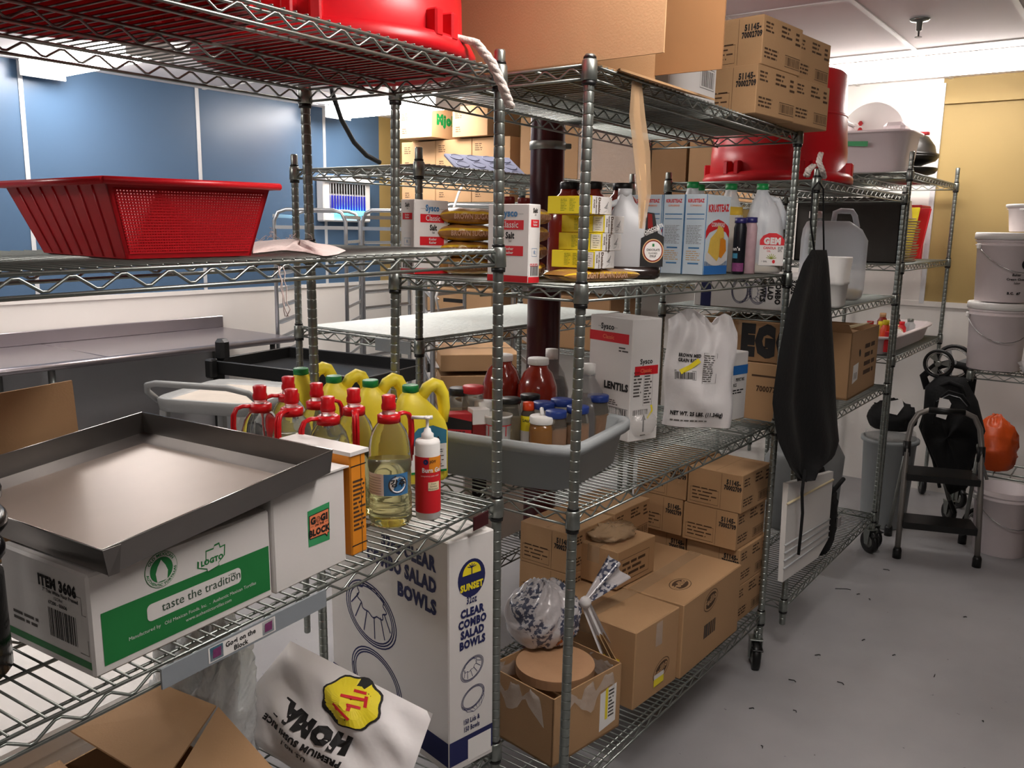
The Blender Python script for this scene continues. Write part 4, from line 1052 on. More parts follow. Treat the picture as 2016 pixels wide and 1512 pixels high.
lb.m('red').pp(P, lb.ell(P, .052, .014, .005, .0065), 2); lb.m('ink').text(P, '1 GAL', .008, .012, .0055, .5, lift=2); lb.m('ink_soft').fine(P, .064, .048, .019, .02, 4, 4)
thing('oil_jug', 'nearly empty translucent gallon jug labelled GEM canola oil', 'jug', M, g+[('label_sheet', lb)], 'translucent gallon oil jugs with green caps')
GJ = freeze(gallon(hg, .118, .112, .74))
for (px, py), lb in zip(((1454, 366), (1393, 371), (1344, 372)), ('translucent jug full of yellow oil behind the two small bottles', 'oil jug whose green cap shows over the third mix box', 'oil jug whose green cap shows beside the white tub')):
    xj, yj = {1454: (1.335, .208), 1393: (1.345, .34), 1344: (1.205, .30)}[px]
    thing('oil_jug', lb, 'jug', FR @ TR(xj, yj, zR[1]+.003, .8), GJ, 'translucent gallon oil jugs with green caps')
# two small bottles
mat('capblue', '#28245e', .35); mat('pinkclear', '#b99aa0', .25, 0, .25, 40, alpha=.85)
def small_bottle(h, r, body, capm):
    return [('bottle_body', MB().m(body).lathe([(r*.9, 0), (r, .004), (r, h*.82), (r*.8, h*.9), (r*.8, h*.93)], seg=22)), ('cap', MB().m(capm).lathe([(r*.92, h*.9), (r*.95, h*.905), (r*.95, h-.001), (0, h)], seg=20))]
C = Vector((1.165, .088, zR[1])); hh = hgt(430, C.x, C.y, FR, 1.7)-zR[1]
M = FR @ TR(C.x, C.y, zR[1]+.003); a = face_cam(M); s = small_bottle(hh, .022, 'navy_dark', 'capblue'); mat('navy_dark', '#15161c', .3)
lb = MB().m('white_card'); wraptext(lb, "nn's", .022, hh*.42, .012, a-.5, 1); curved(lb, 'label_teal', .022, hh*.28, hh*.37, a-1.2, a-.2); curved(lb, 'purple', .022, hh*.05, hh*.2, a-1.1, a+.9)
thing('small_bottle', 'dark bottle with a blue cap beside the cornbread mix boxes', 'bottle', M, s+[('label_wrap', lb)])
C = Vector((1.236, .078, zR[1])); hh = hgt(429, C.x, C.y, FR, 1.7)-zR[1]
thing('small_bottle', 'pinkish clear bottle with a blue cap beside the canola jug', 'bottle', FR @ TR(C.x, C.y, zR[1]+.003), small_bottle(hh, .022, 'pinkclear', 'capblue'))
# black tape round the right collar
thing('tape_wrap', 'band of black tape on the right end of the middle shelf rail', 'tape', FR, MB().m('blackplastic').box(RL-.055, -.006, zR[1]-.038, RL-.03, .004, zR[1]+.002, .002))
# lower shelf ---------------------------------------------------
M, W, D, H = fit(FR, zR[2]+.002, (1112, 975), (1210, 905), (890, 930), W=.42, D=.49, H=.135, yaw=math.radians(9))
def bus_tub(W, D, H):
    b = MB().m('tub'); cx, cy = W/2, D/2
    def ring(z, e, t=0): return (z, cx, cy, W/2+e-t, D/2+e-t)
    loft(b, [ring(0, -.012), ring(.006, 0), ring(H-.03, .018), ring(H-.03, .03), ring(H-.028, .037), ring(H, .038), ring(H, .03), ring(H-.003, .012), ring(.01, -.006), ring(.008, -.02)], 44, 7, cap=False)
    v0 = len(b.v); loft(b, [ring(0, -.012), ring(.008, -.02)], 44, 7)
    for k in range(2): b.tube([(W+.037, D*.3+k*0, H-.03), (W+.045, D*.3, H-.012), (W+.045, D*.7, H-.012), (W+.037, D*.7, H-.03)], .006, 6)
    return b
MT = M
thing('bus_tub', 'large grey plastic bus tub full of jars and bottles', 'tub', M, bus_tub(W, D, H))
zt_ = zR[2]+.013
def jar(h, r, glass, capm, fill=None, caph=.018, capr=None, fillh=.75):
    capr = capr or r*.92
    out = [('jar_body', MB().m(glass).lathe([(r*.9, 0), (r, .005), (r, h*.74), (capr*.93, h*.86), (capr*.93, h-caph*.8)], seg=24)),
           ('lid', MB().m(capm).lathe([(capr, h-caph), (capr*1.03, h-caph+.001), (capr*1.03, h-.002), (capr*.97, h), (0, h)], seg=24))]
    if fill: out.insert(1, ('contents', MB().m(fill).lathe([(r*.85, .003), (r*.94, .008), (r*.94, h*fillh*.9), (0, h*fillh*.9)], seg=20)))
    return out
mat('glass', '#cfc9bd', .05, 0, trans=.9, ior=1.2); mat('spice', '#9c6f4c', .8, 0, .2, 60); mat('spice2', '#8a7a58', .8, 0, .25, 60); mat('capnavy', '#243a7e', .35); mat('orangered', '#e24a1c', .35)
BLUE = freeze(jar(.165, .0325, 'glass', 'capnavy', 'spice', .02))
# (pixel of the lid centre, height, parts, label)
items = [
 ((1178, 777), .183, BLUE, 'blue-lidded clear spice jar highest at the right side of the grey tub', 'blue'),
 ((1138, 799), .175, BLUE, 'blue-lidded spice jar just right of the front post in the grey tub', 'blue'),
 ((1071, 791), .175, BLUE, 'blue-lidded spice jar at the back of the grey tub behind the white-lidded jar', 'blue'),
 ((1106, 785), .183, BLUE, 'blue-lidded spice jar with pale ring on its lid, left of the front post', 'blue'),
 ((1095, 808), .165, BLUE, 'blue-lidded spice jar touching the white lid with the spoon', 'blue'),
 ((905, 763), .205, freeze(jar(.205, .034, 'glass', 'blackplastic', 'spice2', .022)), 'black-lidded jar at the left end of the grey tub', 'black'),
 ((1005, 783), .185, freeze(jar(.185, .034, 'glass', 'blackplastic', 'spice2', .015)), 'black-lidded jar just right of the corner post in the grey tub', 'black'),
 ((1044, 776), .185, freeze(jar(.185, .032, 'glass', 'blackplastic', 'spice', .018)), 'black-lidded jar in front of the red sauce jug', 'black'),
 ((932, 759), .215, freeze(jar(.215, .034, 'glass', 'redlid', 'spice', .022)), 'red-lidded jar behind the black-lidded jar at the left', 'red'),
 ((951, 789), .17, freeze(jar(.17, .028, 'white', 'white', None, .03)), 'white plastic jar left of the corner post in the grey tub', 'w'),
 ((981, 815), .14, None, 'open white paper tub with a red printed band in the grey tub', 'tubw'),
 ((1041, 791), .175, None, 'small bottle with an orange cap and yellow label in the grey tub', 'orange'),
 ((1068, 818), .15, None, 'amber jar with a wide white lid, nearest in the grey tub', 'wl')]
mat('redlid', '#c22a30', .4)
for (px, py), hh, ps, lb, kind in items:
    C = cast(px, py, FR, z=zt_+hh); M = FR @ TR(C.x, C.y, zt_); a = face_cam(M); g_ = None
    if kind == 'blue' and hh != .165:
        ps = freeze(jar(hh, .035, 'glass', 'capnavy', 'spice', .02))
    if kind == 'blue': g_ = 'blue-lidded spice jars in the grey tub'
    if kind == 'black': g_ = 'black-lidded jars in the grey tub'
    nm = 'spice_jar'
    if kind == 'tubw':
        t_ = MB().m('white').lathe([(.036, 0), (.04, hh), (.043, hh), (.043, hh-.006), (.039, hh-.008)], seg=28, cap=False); l_ = MB()
        curved(l_, 'redlid', .0395, hh-.03, hh-.027, a-1.4, a+1.4, 14); curved(l_, 'redlid', .039, hh-.06, hh-.03, a-.8, a-.72, 3); curved(l_, 'redlid', .039, hh-.06, hh-.03, a+.6, a+.68, 3)
        ps = [('tub_body', t_), ('label_wrap', l_)]; nm = 'paper_tub'
    if kind == 'orange':
        l_ = MB(); curved(l_, 'yellow', .0225, .09, .135, a-1.5, a+1.5, 14); curved(l_, 'white', .0225, .05, .09, a-1.5, a+1.5, 14); l_.m('ink'); wraptext(l_, 'SAUCE', .0228, .118, .008, a, 1)
        ps = [('bottle_body', MB().m('glass').lathe([(.02, 0), (.022, .004), (.022, .14), (.014, .155)], seg=22)), ('cap', MB().m('orangered').lathe([(.017, .15), (.0185, .152), (.017, .174), (0, .175)], seg=18)), ('label_wrap', l_)]; nm = 'sauce_bottle'
    if kind == 'wl':
        l_ = MB().m('white').lathe([(.036, hh-.022), (.0375, hh-.02), (.0375, hh-.003), (.035, hh), (0, hh)], seg=28); l_.tube([(.0, .0, hh+.003), (.012, .01, hh+.006), (.024, .02, hh+.014)], .006, 8)
        ps = [('jar_body', MB().m('amber').lathe([(.034, 0), (.038, .005), (.038, .11), (.034, .13)], seg=24)), ('lid', l_)]; mat('amber', '#9c6a34', .15, 0, trans=.4)
    thing(nm, lb, 'jar' if 'jar' in nm else ('bottle' if 'bottle' in nm else 'tub'), M, ps, g_)
# glass tumbler and red sauce carton in the tub
C = cast(1010, 806, FR, z=zt_+.12)
M0 = cast(905, 830, FR, z=zt_+.08)
b = MB().m('redlid').box(0, 0, 0, .095, .05, .145, .002); P, Q = (Vector((0, 0, .035)), VX, VZ), pl(.05); b.m('ink').pp(P, [(0, .07), (.095, .06), (.095, .085), (0, .11)], 1).text(P, 'BARBECUE', .045, .052, .008, 1.2, 'C', rot=-.06); b.m('label_blue').pp(P, b.ell(P, .02, .025, .015, .012), 2); b.m('white').text(P, 'Real Pit', .05, .03, .007, 1, lift=3)
b.m('darkred').box(.097, .0, .0, .15, .05, .11, .001).m('paper').box(.097, .0, .11, .15, .05, .155, .001)
C1 = cast(868, 833, FR, z=zt_+.06); C1 = cast(872, 830, FR, y=.43)
C2_ = cast(868, 800, FR, z=zR[2]+.1)
M = MT @ TR(.05, .42, .0125, math.radians(-42))
thing('sauce_carton', 'small red and black barbecue sauce carton at the left of the grey tub', 'carton', M, b)
thing('glass_tumbler', 'clear tumbler standing in the grey tub behind the orange-capped bottle', 'glass', FR @ TR(C.x, C.y+.01, zt_), MB().m('glass').lathe([(.026, 0), (.036, .125), (.034, .125), (.024, .006), (0, .006)], seg=24, cap=False))
# jugs behind the tub
SG = sauce_jug(.275, .066, 'redsauce', 'white', .034, n=2.2); SD = freeze([('jug_body', loft(MB().m('smoke'), [(0, 0, 0, .058, .058), (.01, 0, 0, .062, .062), (.14, 0, 0, .062, .062), (.2, 0, 0, .045, .045), (.24, 0, 0, .022, .022), (.26, 0, 0, .02, .02)], 24, 2.4)), ('soy_sauce', loft(MB().m('darksauce'), [(.004, 0, 0, .055, .055), (.01, 0, 0, .06, .06), (.14, 0, 0, .06, .06), (.185, 0, 0, .045, .045)], 24, 2.4)), ('cap', MB().m('white').lathe([(.022, .25), (.022, .285), (0, .286)], seg=20))]); mat('smoke', '#8e8a88', .25, 0, alpha=.45)
for (px, py), hh, ps, lb, g_ in (((1060, 706), .275, SG, 'red sauce jug with a white lid behind the grey tub', 'red sauce jugs with white lids'), ((990, 693), .285, SG, 'red sauce jug with a white lid half behind the corner post', 'red sauce jugs with white lids'), ((1087, 680), .30, SD, 'smoky jug of soy sauce left of the front post', 'dark soy sauce jugs'), ((1160, 697), .318, SD, 'smoky jug of soy sauce right of the front post, by the lentils carton', 'dark soy sauce jugs')):
    C = cast(px, py, FR, z=zR[2]+hh); thing('sauce_jug', lb, 'jug', FR @ TR(C.x, C.y, zR[2]+.003, .4), ps, g_)
# lentils carton
M, W, D, H = fit(FR, zR[2]+.002, (1236, 872), (1296, 862), W=.135, D=.21, top=629, yaw=math.radians(-17))
b = carton(W, D, H, 'white_card', seam='ink_soft', tape=False); P, Q = pf(), pl(D)
b.m('red').pr(Q, [(.0, H-.085, D*.92, H-.052)]).pr(P, [(W*.12, H-.187, W*.92, H-.157)])
b.m('ink').text(Q, 'Sysco', D*.42, H-.043, .019, 1, 'C'); b.text(P, 'Sysco', W*.5, H-.15, .017, 1, 'C'); b.pr(Q, [(D*.2, H-.036, D*.28, H-.035), (D*.56, H-.036, D*.65, H-.035)])
b.m('sticker_orange').text(Q, 'Classic', D*.45, H-.075, .014, .3, 'C', lift=2); b.text(P, 'Classic', W*.5, H-.179, .013, .3, 'C', lift=2)
b.m('ink').text(Q, 'LENTILS', D*.95, .17, .023, 2, 'R', sx=.9); b.m('ink_soft').fine(Q, D*.7, H-.115, D*.22, .02, 2, 2); b.fine(Q, D*.5, .115, D*.25, .02, 3, 2)
b.m('ink').bars(Q, D*.5, .085, D*.44, .022, 20, 6); b.line(Q, [(D*.48, .083), (D*.96, .083), (D*.96, .109), (D*.48, .109)], .0015, True)
b.m('ink_soft').fine(P, W*.1, .15, W*.28, .09, 8, 3); b.line(P, [(W*.45, .12), (W*.75, .12), (W*.75, .24), (W*.45, .24)], .001, True); b.fine(P, W*.47, .125, W*.26, .11, 11, 5); b.bars(P, W*.12, .09, W*.5, .018, 16, 5)
b.m('yellow').line(P, [(W*.62, .075), (W*.78, .1), (W*.74, .12)], .008, lift=2)
b.m('ink').line(P, [(W*.5, .03), (W*.5, .075)], .007); b.pp(P, [(W*.42, .07), (W*.58, .07), (W*.5, .092)], 1); b.m('ink_soft').fine(P, W*.4, .015, W*.3, .008, 1, 2)
thing('lentils_carton', 'tall white carton marked LENTILS behind the grey tub', 'carton', M, [('carton_body', b), ('plastic_wrap', crumple((W*.5, D*.45, .015), W*.62, D*.6, .055, 'film', 3, 30, 14, amp=.12))])
# brown rice sack standing upright
BL, BR = CR(1303, 842, 2), CR(1440, 850, 2); w_ = (BR-BL).length; yaw = math.atan2((BR-BL).y, (BR-BL).x)
M = FR @ TR(BL.x, BL.y, zR[2]+.003, yaw)
hs = hgt(612, (BL.x+BR.x)/2, (BL.y+BR.y)/2, FR, 1.5)-zR[2]
rr = random.Random(8)
def topline(u):
    return hs*(.93+.07*math.exp(-((u-.3)/.16)**2)-.045*math.exp(-((u-.62)/.05)**2)+.03*math.exp(-((u-.82)/.1)**2)-.25*max(0, (.12-u))-1.2*max(0, u-.9))
def ricefn(sg):
    def f(u, v):
        e = (4*u*(1-u))**.45 if 0 < u < 1 else 0; t = max(0, 1-v**3)*min(1, .55+v*2)
        z = topline(u)*v; x = w_*(u+.02*math.sin(9*v))*1.0
        y = .055-sg*(.058*e*t+.0)-sg*e*.012*(math.sin(7*u+5*v)*math.sin(9*v+2)+.7*math.sin(19*u-8*v)*v+1.2*math.sin(26*u+3*math.sin(6*v))*v**4)
        if v > .93: y += .01*math.sin(18*u)
        return (x, y, z)
    return f
b = MB().m('sackwhite'); b.grid(ricefn(1), 46, 34); b.grid(ricefn(-1), 46, 34)
def on_rice(b, mname, draw, lift=.0015):
    t = MB().m(mname); draw(t, (Vector((0, 0, 0)), VX, VY)); b.m(mname); f = ricefn(1)
    b.add([Vector(f(p.x/w_, p.y/topline(min(.99, max(.01, p.x/w_)))))+Vector((0, -lift-.0012, 0)) for p in t.v], t.f, False)
on_rice(b, 'ink', lambda t, P: (t.text(P, 'BROWN MED', w_*.2, hs*.60, .012, 1.4, sx=.7), t.text(P, 'GRAIN RICE', w_*.2, hs*.56, .012, 1.4, sx=.7), t.bars(P, w_*.17, hs*.42, w_*.29, .024, 22, 3), t.line(P, [(w_*.16, hs*.415), (w_*.47, hs*.415), (w_*.47, hs*.485), (w_*.16, hs*.485)], .0014, True)))
on_rice(b, 'ink', lambda t, P: (t.text(P, 'NET WT. 25 LBS. (11.34kg)', w_*.47, hs*.105, .0145, 1.6, 'C', sx=.72)))
on_rice(b, 'ink_soft', lambda t, P: (t.fine(P, w_*.56, hs*.4, w_*.17, hs*.23, 13, 3, .4), t.line(P, [(w_*.55, hs*.39), (w_*.74, hs*.39), (w_*.74, hs*.64), (w_*.55, hs*.64)], .0012, True), t.fine(P, w_*.1, hs*.05, w_*.6, .008, 1, 7)))
on_rice(b, 'yellow', lambda t, P: (t.line(P, [(w_*.24, hs*.475), (w_*.38, hs*.52), (w_*.5, hs*.58)], .017)), .003)
thing('rice_sack', 'white upright sack of brown rice beside the lentils carton', 'sack', M, b)
# white box with blue stripe
M, W, D, H = fit(FR, zR[2]+.002, (1437, 829), None, W=.1, D=.12, top=695, yaw=math.radians(-10))
b = carton(W, D, H, 'white_card', seam='ink_soft', tape=False); P = pf(); b.m('blue').pr(P, [(0, H-.085, W, H-.05)]); b.m('ink').text(P, 'PERFECT MIX', W*.5, H-.11, .012, 1, 'C', sx=.55); b.text(P, 'RICE', W*.05, H-.13, .012, 1, sx=.6); b.fine(P, .005, H-.16, W*.8, .02, 2, 3)
thing('white_box', 'small white box with a blue stripe right of the rice sack', 'box', M, b)
# bottom shelf ---------------------------------------------------
def case(W=.265, D=.22, H=.146):
    b = carton(W, D, H, 'card', .002, tape=False); P, Q = pf(), pl(D)
    b.m('ink').text(Q, '51145-', D*.97, H-.042, .0175, 2, 'R', sx=.72); b.text(Q, '70002709', D*.99, H-.063, .0165, 2, 'R', sx=.66); b.m('ink_brown').line(Q, [(.012, .012), (D*.58, .012), (D*.58, H*.46), (.012, H*.46)], .0016, True); b.fine(Q, .02, .02, D*.5, H*.38, 4, 3, .35); b.pr(Q, [(D*.62, .005, D*.625, H-.005)])
    b.fine(P, W*.06, H-.05, W*.2, .035, 3, 3); b.fine(P, W*.45, H-.05, W*.28, .04, 3, 5); b.fine(P, W*.82, H-.06, W*.13, .045, 3, 6); b.fine(P, W*.06, .02, W*.4, .035, 3, 9)
    b.line(P, [(W*.58, .016), (W*.97, .016), (W*.97, .05), (W*.58, .05)], .002, True); b.bars(P, W*.6, .02, W*.35, .026, 20, 8)
    return b
CS = case().mesh('case')
z4 = zR[3]+.003
C = cast(1466, 1231, FR, z=z4)
hcase = .146
rowlab = ['bottom', 'second', 'third', 'top']
rowoff = [(0, 0), (.012, .0), (-.01, .012), (-.012, .0)]
for k in range(4):
    ox, oy = rowoff[k]
    thing('packed_case', f'brown case stamped 51145 at the front right, {rowlab[k]} of its stack', 'case', FR @ TR(1.245+ox, .04+oy, z4+k*.1475, math.radians(-2)), CS, 'brown cases stamped 51145 under the shelf')
    thing('packed_case', f'brown case behind the front right stack, {rowlab[k]} row', 'case', FR @ TR(1.262+ox, .27+oy, z4+k*.1475, math.radians(-2)), CS, 'brown cases stamped 51145 under the shelf')
for k in range(3):
    for j in range(2):
        thing('packed_case', f'shaded brown case at the back, {rowlab[k]} row, {"left" if j else "right"} column', 'case', FR @ TR(.93-.29*j, .40, z4+k*.1475, math.radians(-1)), CS, 'brown cases stamped 51145 under the shelf')
# long sealed cartons in front
MA, WA, DA, HA = fit(FR, z4, (1245, 1400), (1332, 1342), W=.262, D=.37, top=1247, yaw=math.radians(-4))
b = carton(WA, DA, HA, 'card'); P, Q = pf(), pl(DA); Tt = pt(HA)
def stamp(b, P, x, y, s, rot=0, st='Fedlio'):
    b.m('ink_brown'); b.line(P, b.ell(P, x, y, s, s*.62, rot), .0025, True); b.pp(P, b.ell(P, x, y, s*.82, s*.46, rot), 1); b.m('card').text(P, st, x-.0, y-s*.15, s*.42, 1.5, 'C', rot=rot, lift=2)
stamp(b, P, WA*.62, HA*.3, .05, .35); b.m('yellow').pp(P, [(WA*.45, .03), (WA*.68, .032), (WA*.68, .055), (WA*.45, .055)], 4); b.m('white_card').pp(P, [(WA*.45, .055), (WA*.68, .055), (WA*.68, .07), (WA*.45, .07)], 4); b.m('ink_soft').bars(P, WA*.47, .057, WA*.18, .01, 9)
b.m('film').pp(P, [(WA*.45, HA-.01), (WA*.6, HA-.01), (WA*.6, HA-.09), (WA*.45, HA-.09)], 2); b.m('yellow').pp(Q, [(DA-.14, .07), (DA-.055, .07), (DA-.055, .15), (DA-.14, .15)], 1)
thing('sealed_carton', 'sealed brown carton with an oval stamp, a yellow sticker and taped seam', 'carton', MA, b, 'large sealed brown cartons')
MB_, WB, DB_, HB_ = fit(FR, z4, (1338, 1338), (1460, 1230), W=.47, D=.37, top=1192, yaw=math.radians(-1))
b = carton(WB, DB_, HB_, 'card'); P, Tt = pf(), pt(HB_)
stamp(b, P, WB*.45, HB_*.8, .055, .2); stamp(b, Tt, WB*.32, .09, .055, .1); b.m('ink_brown').bars(P, WB*.36, HB_*.3, WB*.2, .05, 10, 3); b.m('ink_soft').bars(P, WB*.36, HB_*.3, WB*.2, .05, 6, 7)
thing('sealed_carton', 'sealed brown carton with oval stamps on its side and lid, beside the wheel', 'carton', MB_, b, 'large sealed brown cartons')
# flat carton with plastic on it, on top of the sealed ones
zt2 = z4+max(HA, HB_)+.003
M, W, D, H = fit(FR, zt2, (1217, 1160), None, W=.24, D=.29, H=.135, yaw=math.radians(-4))
C = cast(1217, 1088, FR, z=zt2+.135)
b = carton(.24, .20, .135, 'card'); P, Q = pf(), pl(.20); b.m('ink_brown').line(P, [(.02, .02), (.2, .02), (.2, .1), (.02, .1)], .002, True); b.fine(P, .03, .03, .16, .06, 3, 3)
thing('packed_case', 'brown case with loose plastic on its lid, left of the stamped stack', 'case', FR @ TR(C.x, C.y, zt2, math.radians(-4)), [('carton_body', b), ('plastic_sheet', crumple((.12, .11, .136), .085, .065, .016, 'tape', 9, 30, 12, amp=.5))])
# lower case of the same pile seen at far left
# open carton with plastic liner and round boards
M, W, D, H = fit(FR, z4, (1086, 1512), (1225, 1428), (983, 1466), W=.30, D=.26, top=1378, yaw=math.radians(-8))
b = MB().m('card')
for q in ((0, 0, W, .004), (0, D-.004, W, D), (0, 0, .004, D), (W-.004, 0, W, D)): b.box(q[0], q[1], 0, q[2], q[3], H)
b.box(0, 0, 0, W, D, .006); P, Q = pf(), pl(D)
b.m('paper').pp(P, [(W*.68, .02), (W*.93, .03), (W*.93, .15), (W*.68, .14)], 1); b.m('yellow').pp(P, [(W*.76, .05), (W*.8, .05), (W*.8, .15), (W*.76, .145)], 2); b.m('ink_soft').fine(P, W*.81, .05, W*.1, .09, 8, 3)
dsk = MB().m('kraftdisc').lathe([(.116, 0), (.116, .028), (.0, .028)], W*.5, D*.5, 40, smooth=False); mat('kraftdisc', '#b58c68', .7, 0, .1, 30)
for k in range(8): dsk.m('card_dark').lathe([(.1164, .003+k*.003), (.1164, .0036+k*.003)], W*.5, D*.5, 40, cap=False)
dm = dsk.mesh('round_boards'); dm.transform(Matrix.Translation((0, 0, H-.022)))
lin_ = MB().m('film'); rr = random.Random(2)
def linr(u, v):
    a = 2*PI*u; e = (abs(math.cos(a))**6+abs(math.sin(a))**6)**(-1/6)
    k = 1.0+.10*v; z = H-.06+.09*v if v < .6 else H-.006-(v-.6)*.13*(1.2+.5*math.sin(7*a))
    k = (.93+.1*v) if v < .6 else (.99+.14*(v-.6)+.03*math.sin(11*a))
    return (W/2+W/2*k*math.cos(a)*e, D/2+D/2*k*math.sin(a)*e, z+.006*math.sin(19*a+8*v))
lin_.grid(linr, 60, 12, closed_u=True)
thing('open_carton', 'open brown carton with plastic liner at the front left of the bottom shelf', 'carton', M, [('carton_body', b), ('plastic_liner', lin_)])
thing('round_boards', 'stack of round brown cardboard discs in the open lined carton', 'cardboard discs', M, dm)
# knotted grocery bag on top
C = cast(1078, 1240, FR, z=z4+H+.05)
Mb = FR @ TR(C.x+.015, C.y+.03, z4+H+.012, -.3)
b = crumple((0, 0, 0), .112, .10, .085, 'bagprint', 6, 60, 40, amp=.16); mat('bagprint', '#b9b4b4', .2, 0, .0, 5, .5, 22, coat=.4)
def bag_mat():
    m = K('bagprint'); nt = m.node_tree; bs = nt.nodes['Principled BSDF']; tc = nt.nodes.new('ShaderNodeTexCoord')
    w0 = nt.nodes.new('ShaderNodeTexNoise'); w0.inputs['Scale'].default_value = 70; w1 = nt.nodes.new('ShaderNodeValToRGB'); w1.color_ramp.elements[0].position = .47; w1.color_ramp.elements[1].position = .53; w1.color_ramp.elements[0].color = lin('#4c5064'); w1.color_ramp.elements[1].color = lin('#c8c4c6'); nt.links.new(w0.outputs['Fac'], w1.inputs[0]); nt.links.new(tc.outputs['Object'], w0.inputs['Vector'])
    n1 = nt.nodes.new('ShaderNodeTexNoise'); n1.inputs['Scale'].default_value = 9; cr = nt.nodes.new('ShaderNodeValToRGB'); cr.color_ramp.elements[0].position = .42; cr.color_ramp.elements[1].position = .45
    mx = nt.nodes.new('ShaderNodeMix'); mx.data_type = 'RGBA'; mx.inputs['A'].default_value = lin('#c8c2c2')
    nt.links.new(tc.outputs['Object'], n1.inputs['Vector']); nt.links.new(n1.outputs['Fac'], cr.inputs[0]); nt.links.new(cr.outputs[0], mx.inputs['Factor']); nt.links.new(w1.outputs['Color'], mx.inputs['B']); nt.links.new(mx.outputs['Result'], bs.inputs['Base Color'])
bag_mat()
K_ = cast(1152, 1185, FR, z=z4+H+.12); ki = Mb.inverted() @ (FR @ K_)
kn = MB().m('sackwhite').lathe([(.004, -.02), (.016, -.012), (.02, 0), (.014, .012), (.006, .018)], ki.x, ki.y, 14); km = kn.mesh('knot'); km.transform(Matrix.Translation((0, 0, ki.z)))
def flare(p0, p1, w0, w1, mn, seed=1, n=(16, 14)):
    """gathered plastic fanning out from p0 to p1"""
    p0, p1 = Mb.inverted() @ (FR @ p0), Mb.inverted() @ (FR @ p1); d = p1-p0; s_ = d.cross(Vector((.6, .8, 0))).normalized(); nn = d.cross(s_).normalized(); t = MB().m(mn)
    def f(u, v): w = w0+(w1-w0)*v; return p0+d*v+s_*(u-.5)*w+nn*(.012*math.sin(12*u+seed)*(.4+v))
    return t.grid(f, n[0], n[1])
f1 = flare(K_, cast(1218, 1112, FR, y=K_.y-.03), .02, .11, 'bagprint', 1); f2 = flare(K_, cast(1222, 1340, FR, y=K_.y-.10), .03, .055, 'sackwhite', 2)
f3 = flare(cast(1180, 1250, FR, y=K_.y-.07), cast(1226, 1338, FR, y=K_.y-.108), .02, .03, 'card_edge', 3)
or_ = crumple((.01, -.02, .002), .085, .075, .032, 'orange_dark', 4, 30, 16, amp=.05); mat('orange_dark', '#a55a2c', .5)
thing('knotted_bag', 'knotted plastic bag with printed film lying on the open lined carton', 'bag', Mb, [('bag_body', b), ('contents', or_), ('knot', km), ('gathered_film', f1), ('gathered_film', f2), ('gathered_film', f3)])
# top shelf ---------------------------------------------------
z5 = zR[0]+.003
bx = .02; X1 = cast(1420, 142, FR, y=-.17).x; W5 = .34; D5 = .47; H5 = .42; fl5 = .17
W5 = X1-bx
b = MB().m('card')
b.box(bx, .01, z5, bx+.005, .01+D5, z5+H5).box(bx+W5-.005, .01, z5, bx+W5, .01+D5, z5+H5).box(bx, .01+D5-.005, z5, bx+W5, .01+D5, z5+H5).box(bx, .01, z5, bx+W5, .01+D5, z5+.005).box(bx, .01, z5+H5-.005, bx+W5, .01+D5, z5+H5)
fa = MB().m('card').slab([(bx, .01, z5+.004), (bx-.004, -fl5-.005, z5+.004), (bx-.004, -fl5-.005, z5+H5), (bx, .01, z5+H5)], (.005, 0, 0))
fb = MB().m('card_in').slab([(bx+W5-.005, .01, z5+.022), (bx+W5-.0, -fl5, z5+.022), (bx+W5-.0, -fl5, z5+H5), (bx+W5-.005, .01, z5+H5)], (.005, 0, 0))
fc = MB().m('card').slab([(bx+.12, .008, z5+.002), (bx+W5+.16, .006, z5+.002), (bx+W5+.13, -.10, z5-.03), (bx+.04, -.045, z5-.014)], (0, 0, .005))
thing('open_carton', 'big open brown carton lying on its side on the top shelf above the front post', 'carton', FR, [('carton_body', b), ('flap', fa), ('flap', fb), ('flap', fc)])
M, W, D, H = fit(FR, z5, (1310, 167), (1420, 206), W=.30, D=.3, H=.30, yaw=0)
Cw = cast(1420, 206, FR, z=z5)
b = MB().m('white_card').box(0, 0, 0, .30, .3, .30, .004); P = pf(); b.m('ink_soft').line(P, [(.19, .035), (.285, .035), (.285, .09), (.19, .09)], .002, True); b.bars(P, .2, .04, .08, .045, 14, 4)
b.m('red').pr(P, [(.272, .19, .298, .225)]); b.text(P, '5621', .275, .15, .012, 1, sx=.7); b.m('ink').fine(P, .272, .11, .024, .03, 3, 2); b.m('label_blue').fine(P, .275, .25, .02, .02, 2, 3)
thing('white_carton', 'white carton with a barcode behind the open carton flap on the top shelf', 'carton', FR @ TR(Cw.x-.30, Cw.y+.02, z5), b)
thing('black_crate', 'black rounded plastic container between white and brown cartons on the top shelf', 'crate', FR @ TR(Cw.x+.035, .14, z5), [('crate_body', loft(MB().m('blackplastic'), [(0, .06, .12, .05, .1), (.015, .06, .12, .062, .12), (.2, .06, .12, .068, .125), (.26, .06, .12, .04, .1)], 28, 4))])
CC = cast(1486, 222, FR, z=z5)
for j, (ox, oy, k, lb) in enumerate(((0, 0, 0, 'lower left'), (.27, -.025, 0, 'lower right'), (.022, .0, 1, 'upper left'), (.292, -.01, 1, 'upper right'), (-.02, .235, 0, 'lower rear'), (-.02, .24, 1, 'upper rear'))):
    thing('packed_case', f'brown case stamped 51145 on the top shelf, {lb} one', 'case', FR @ TR(CC.x+ox, CC.y+oy, z5+k*.148, math.radians(-7)), CS, 'brown cases stamped 51145 on the top shelf')
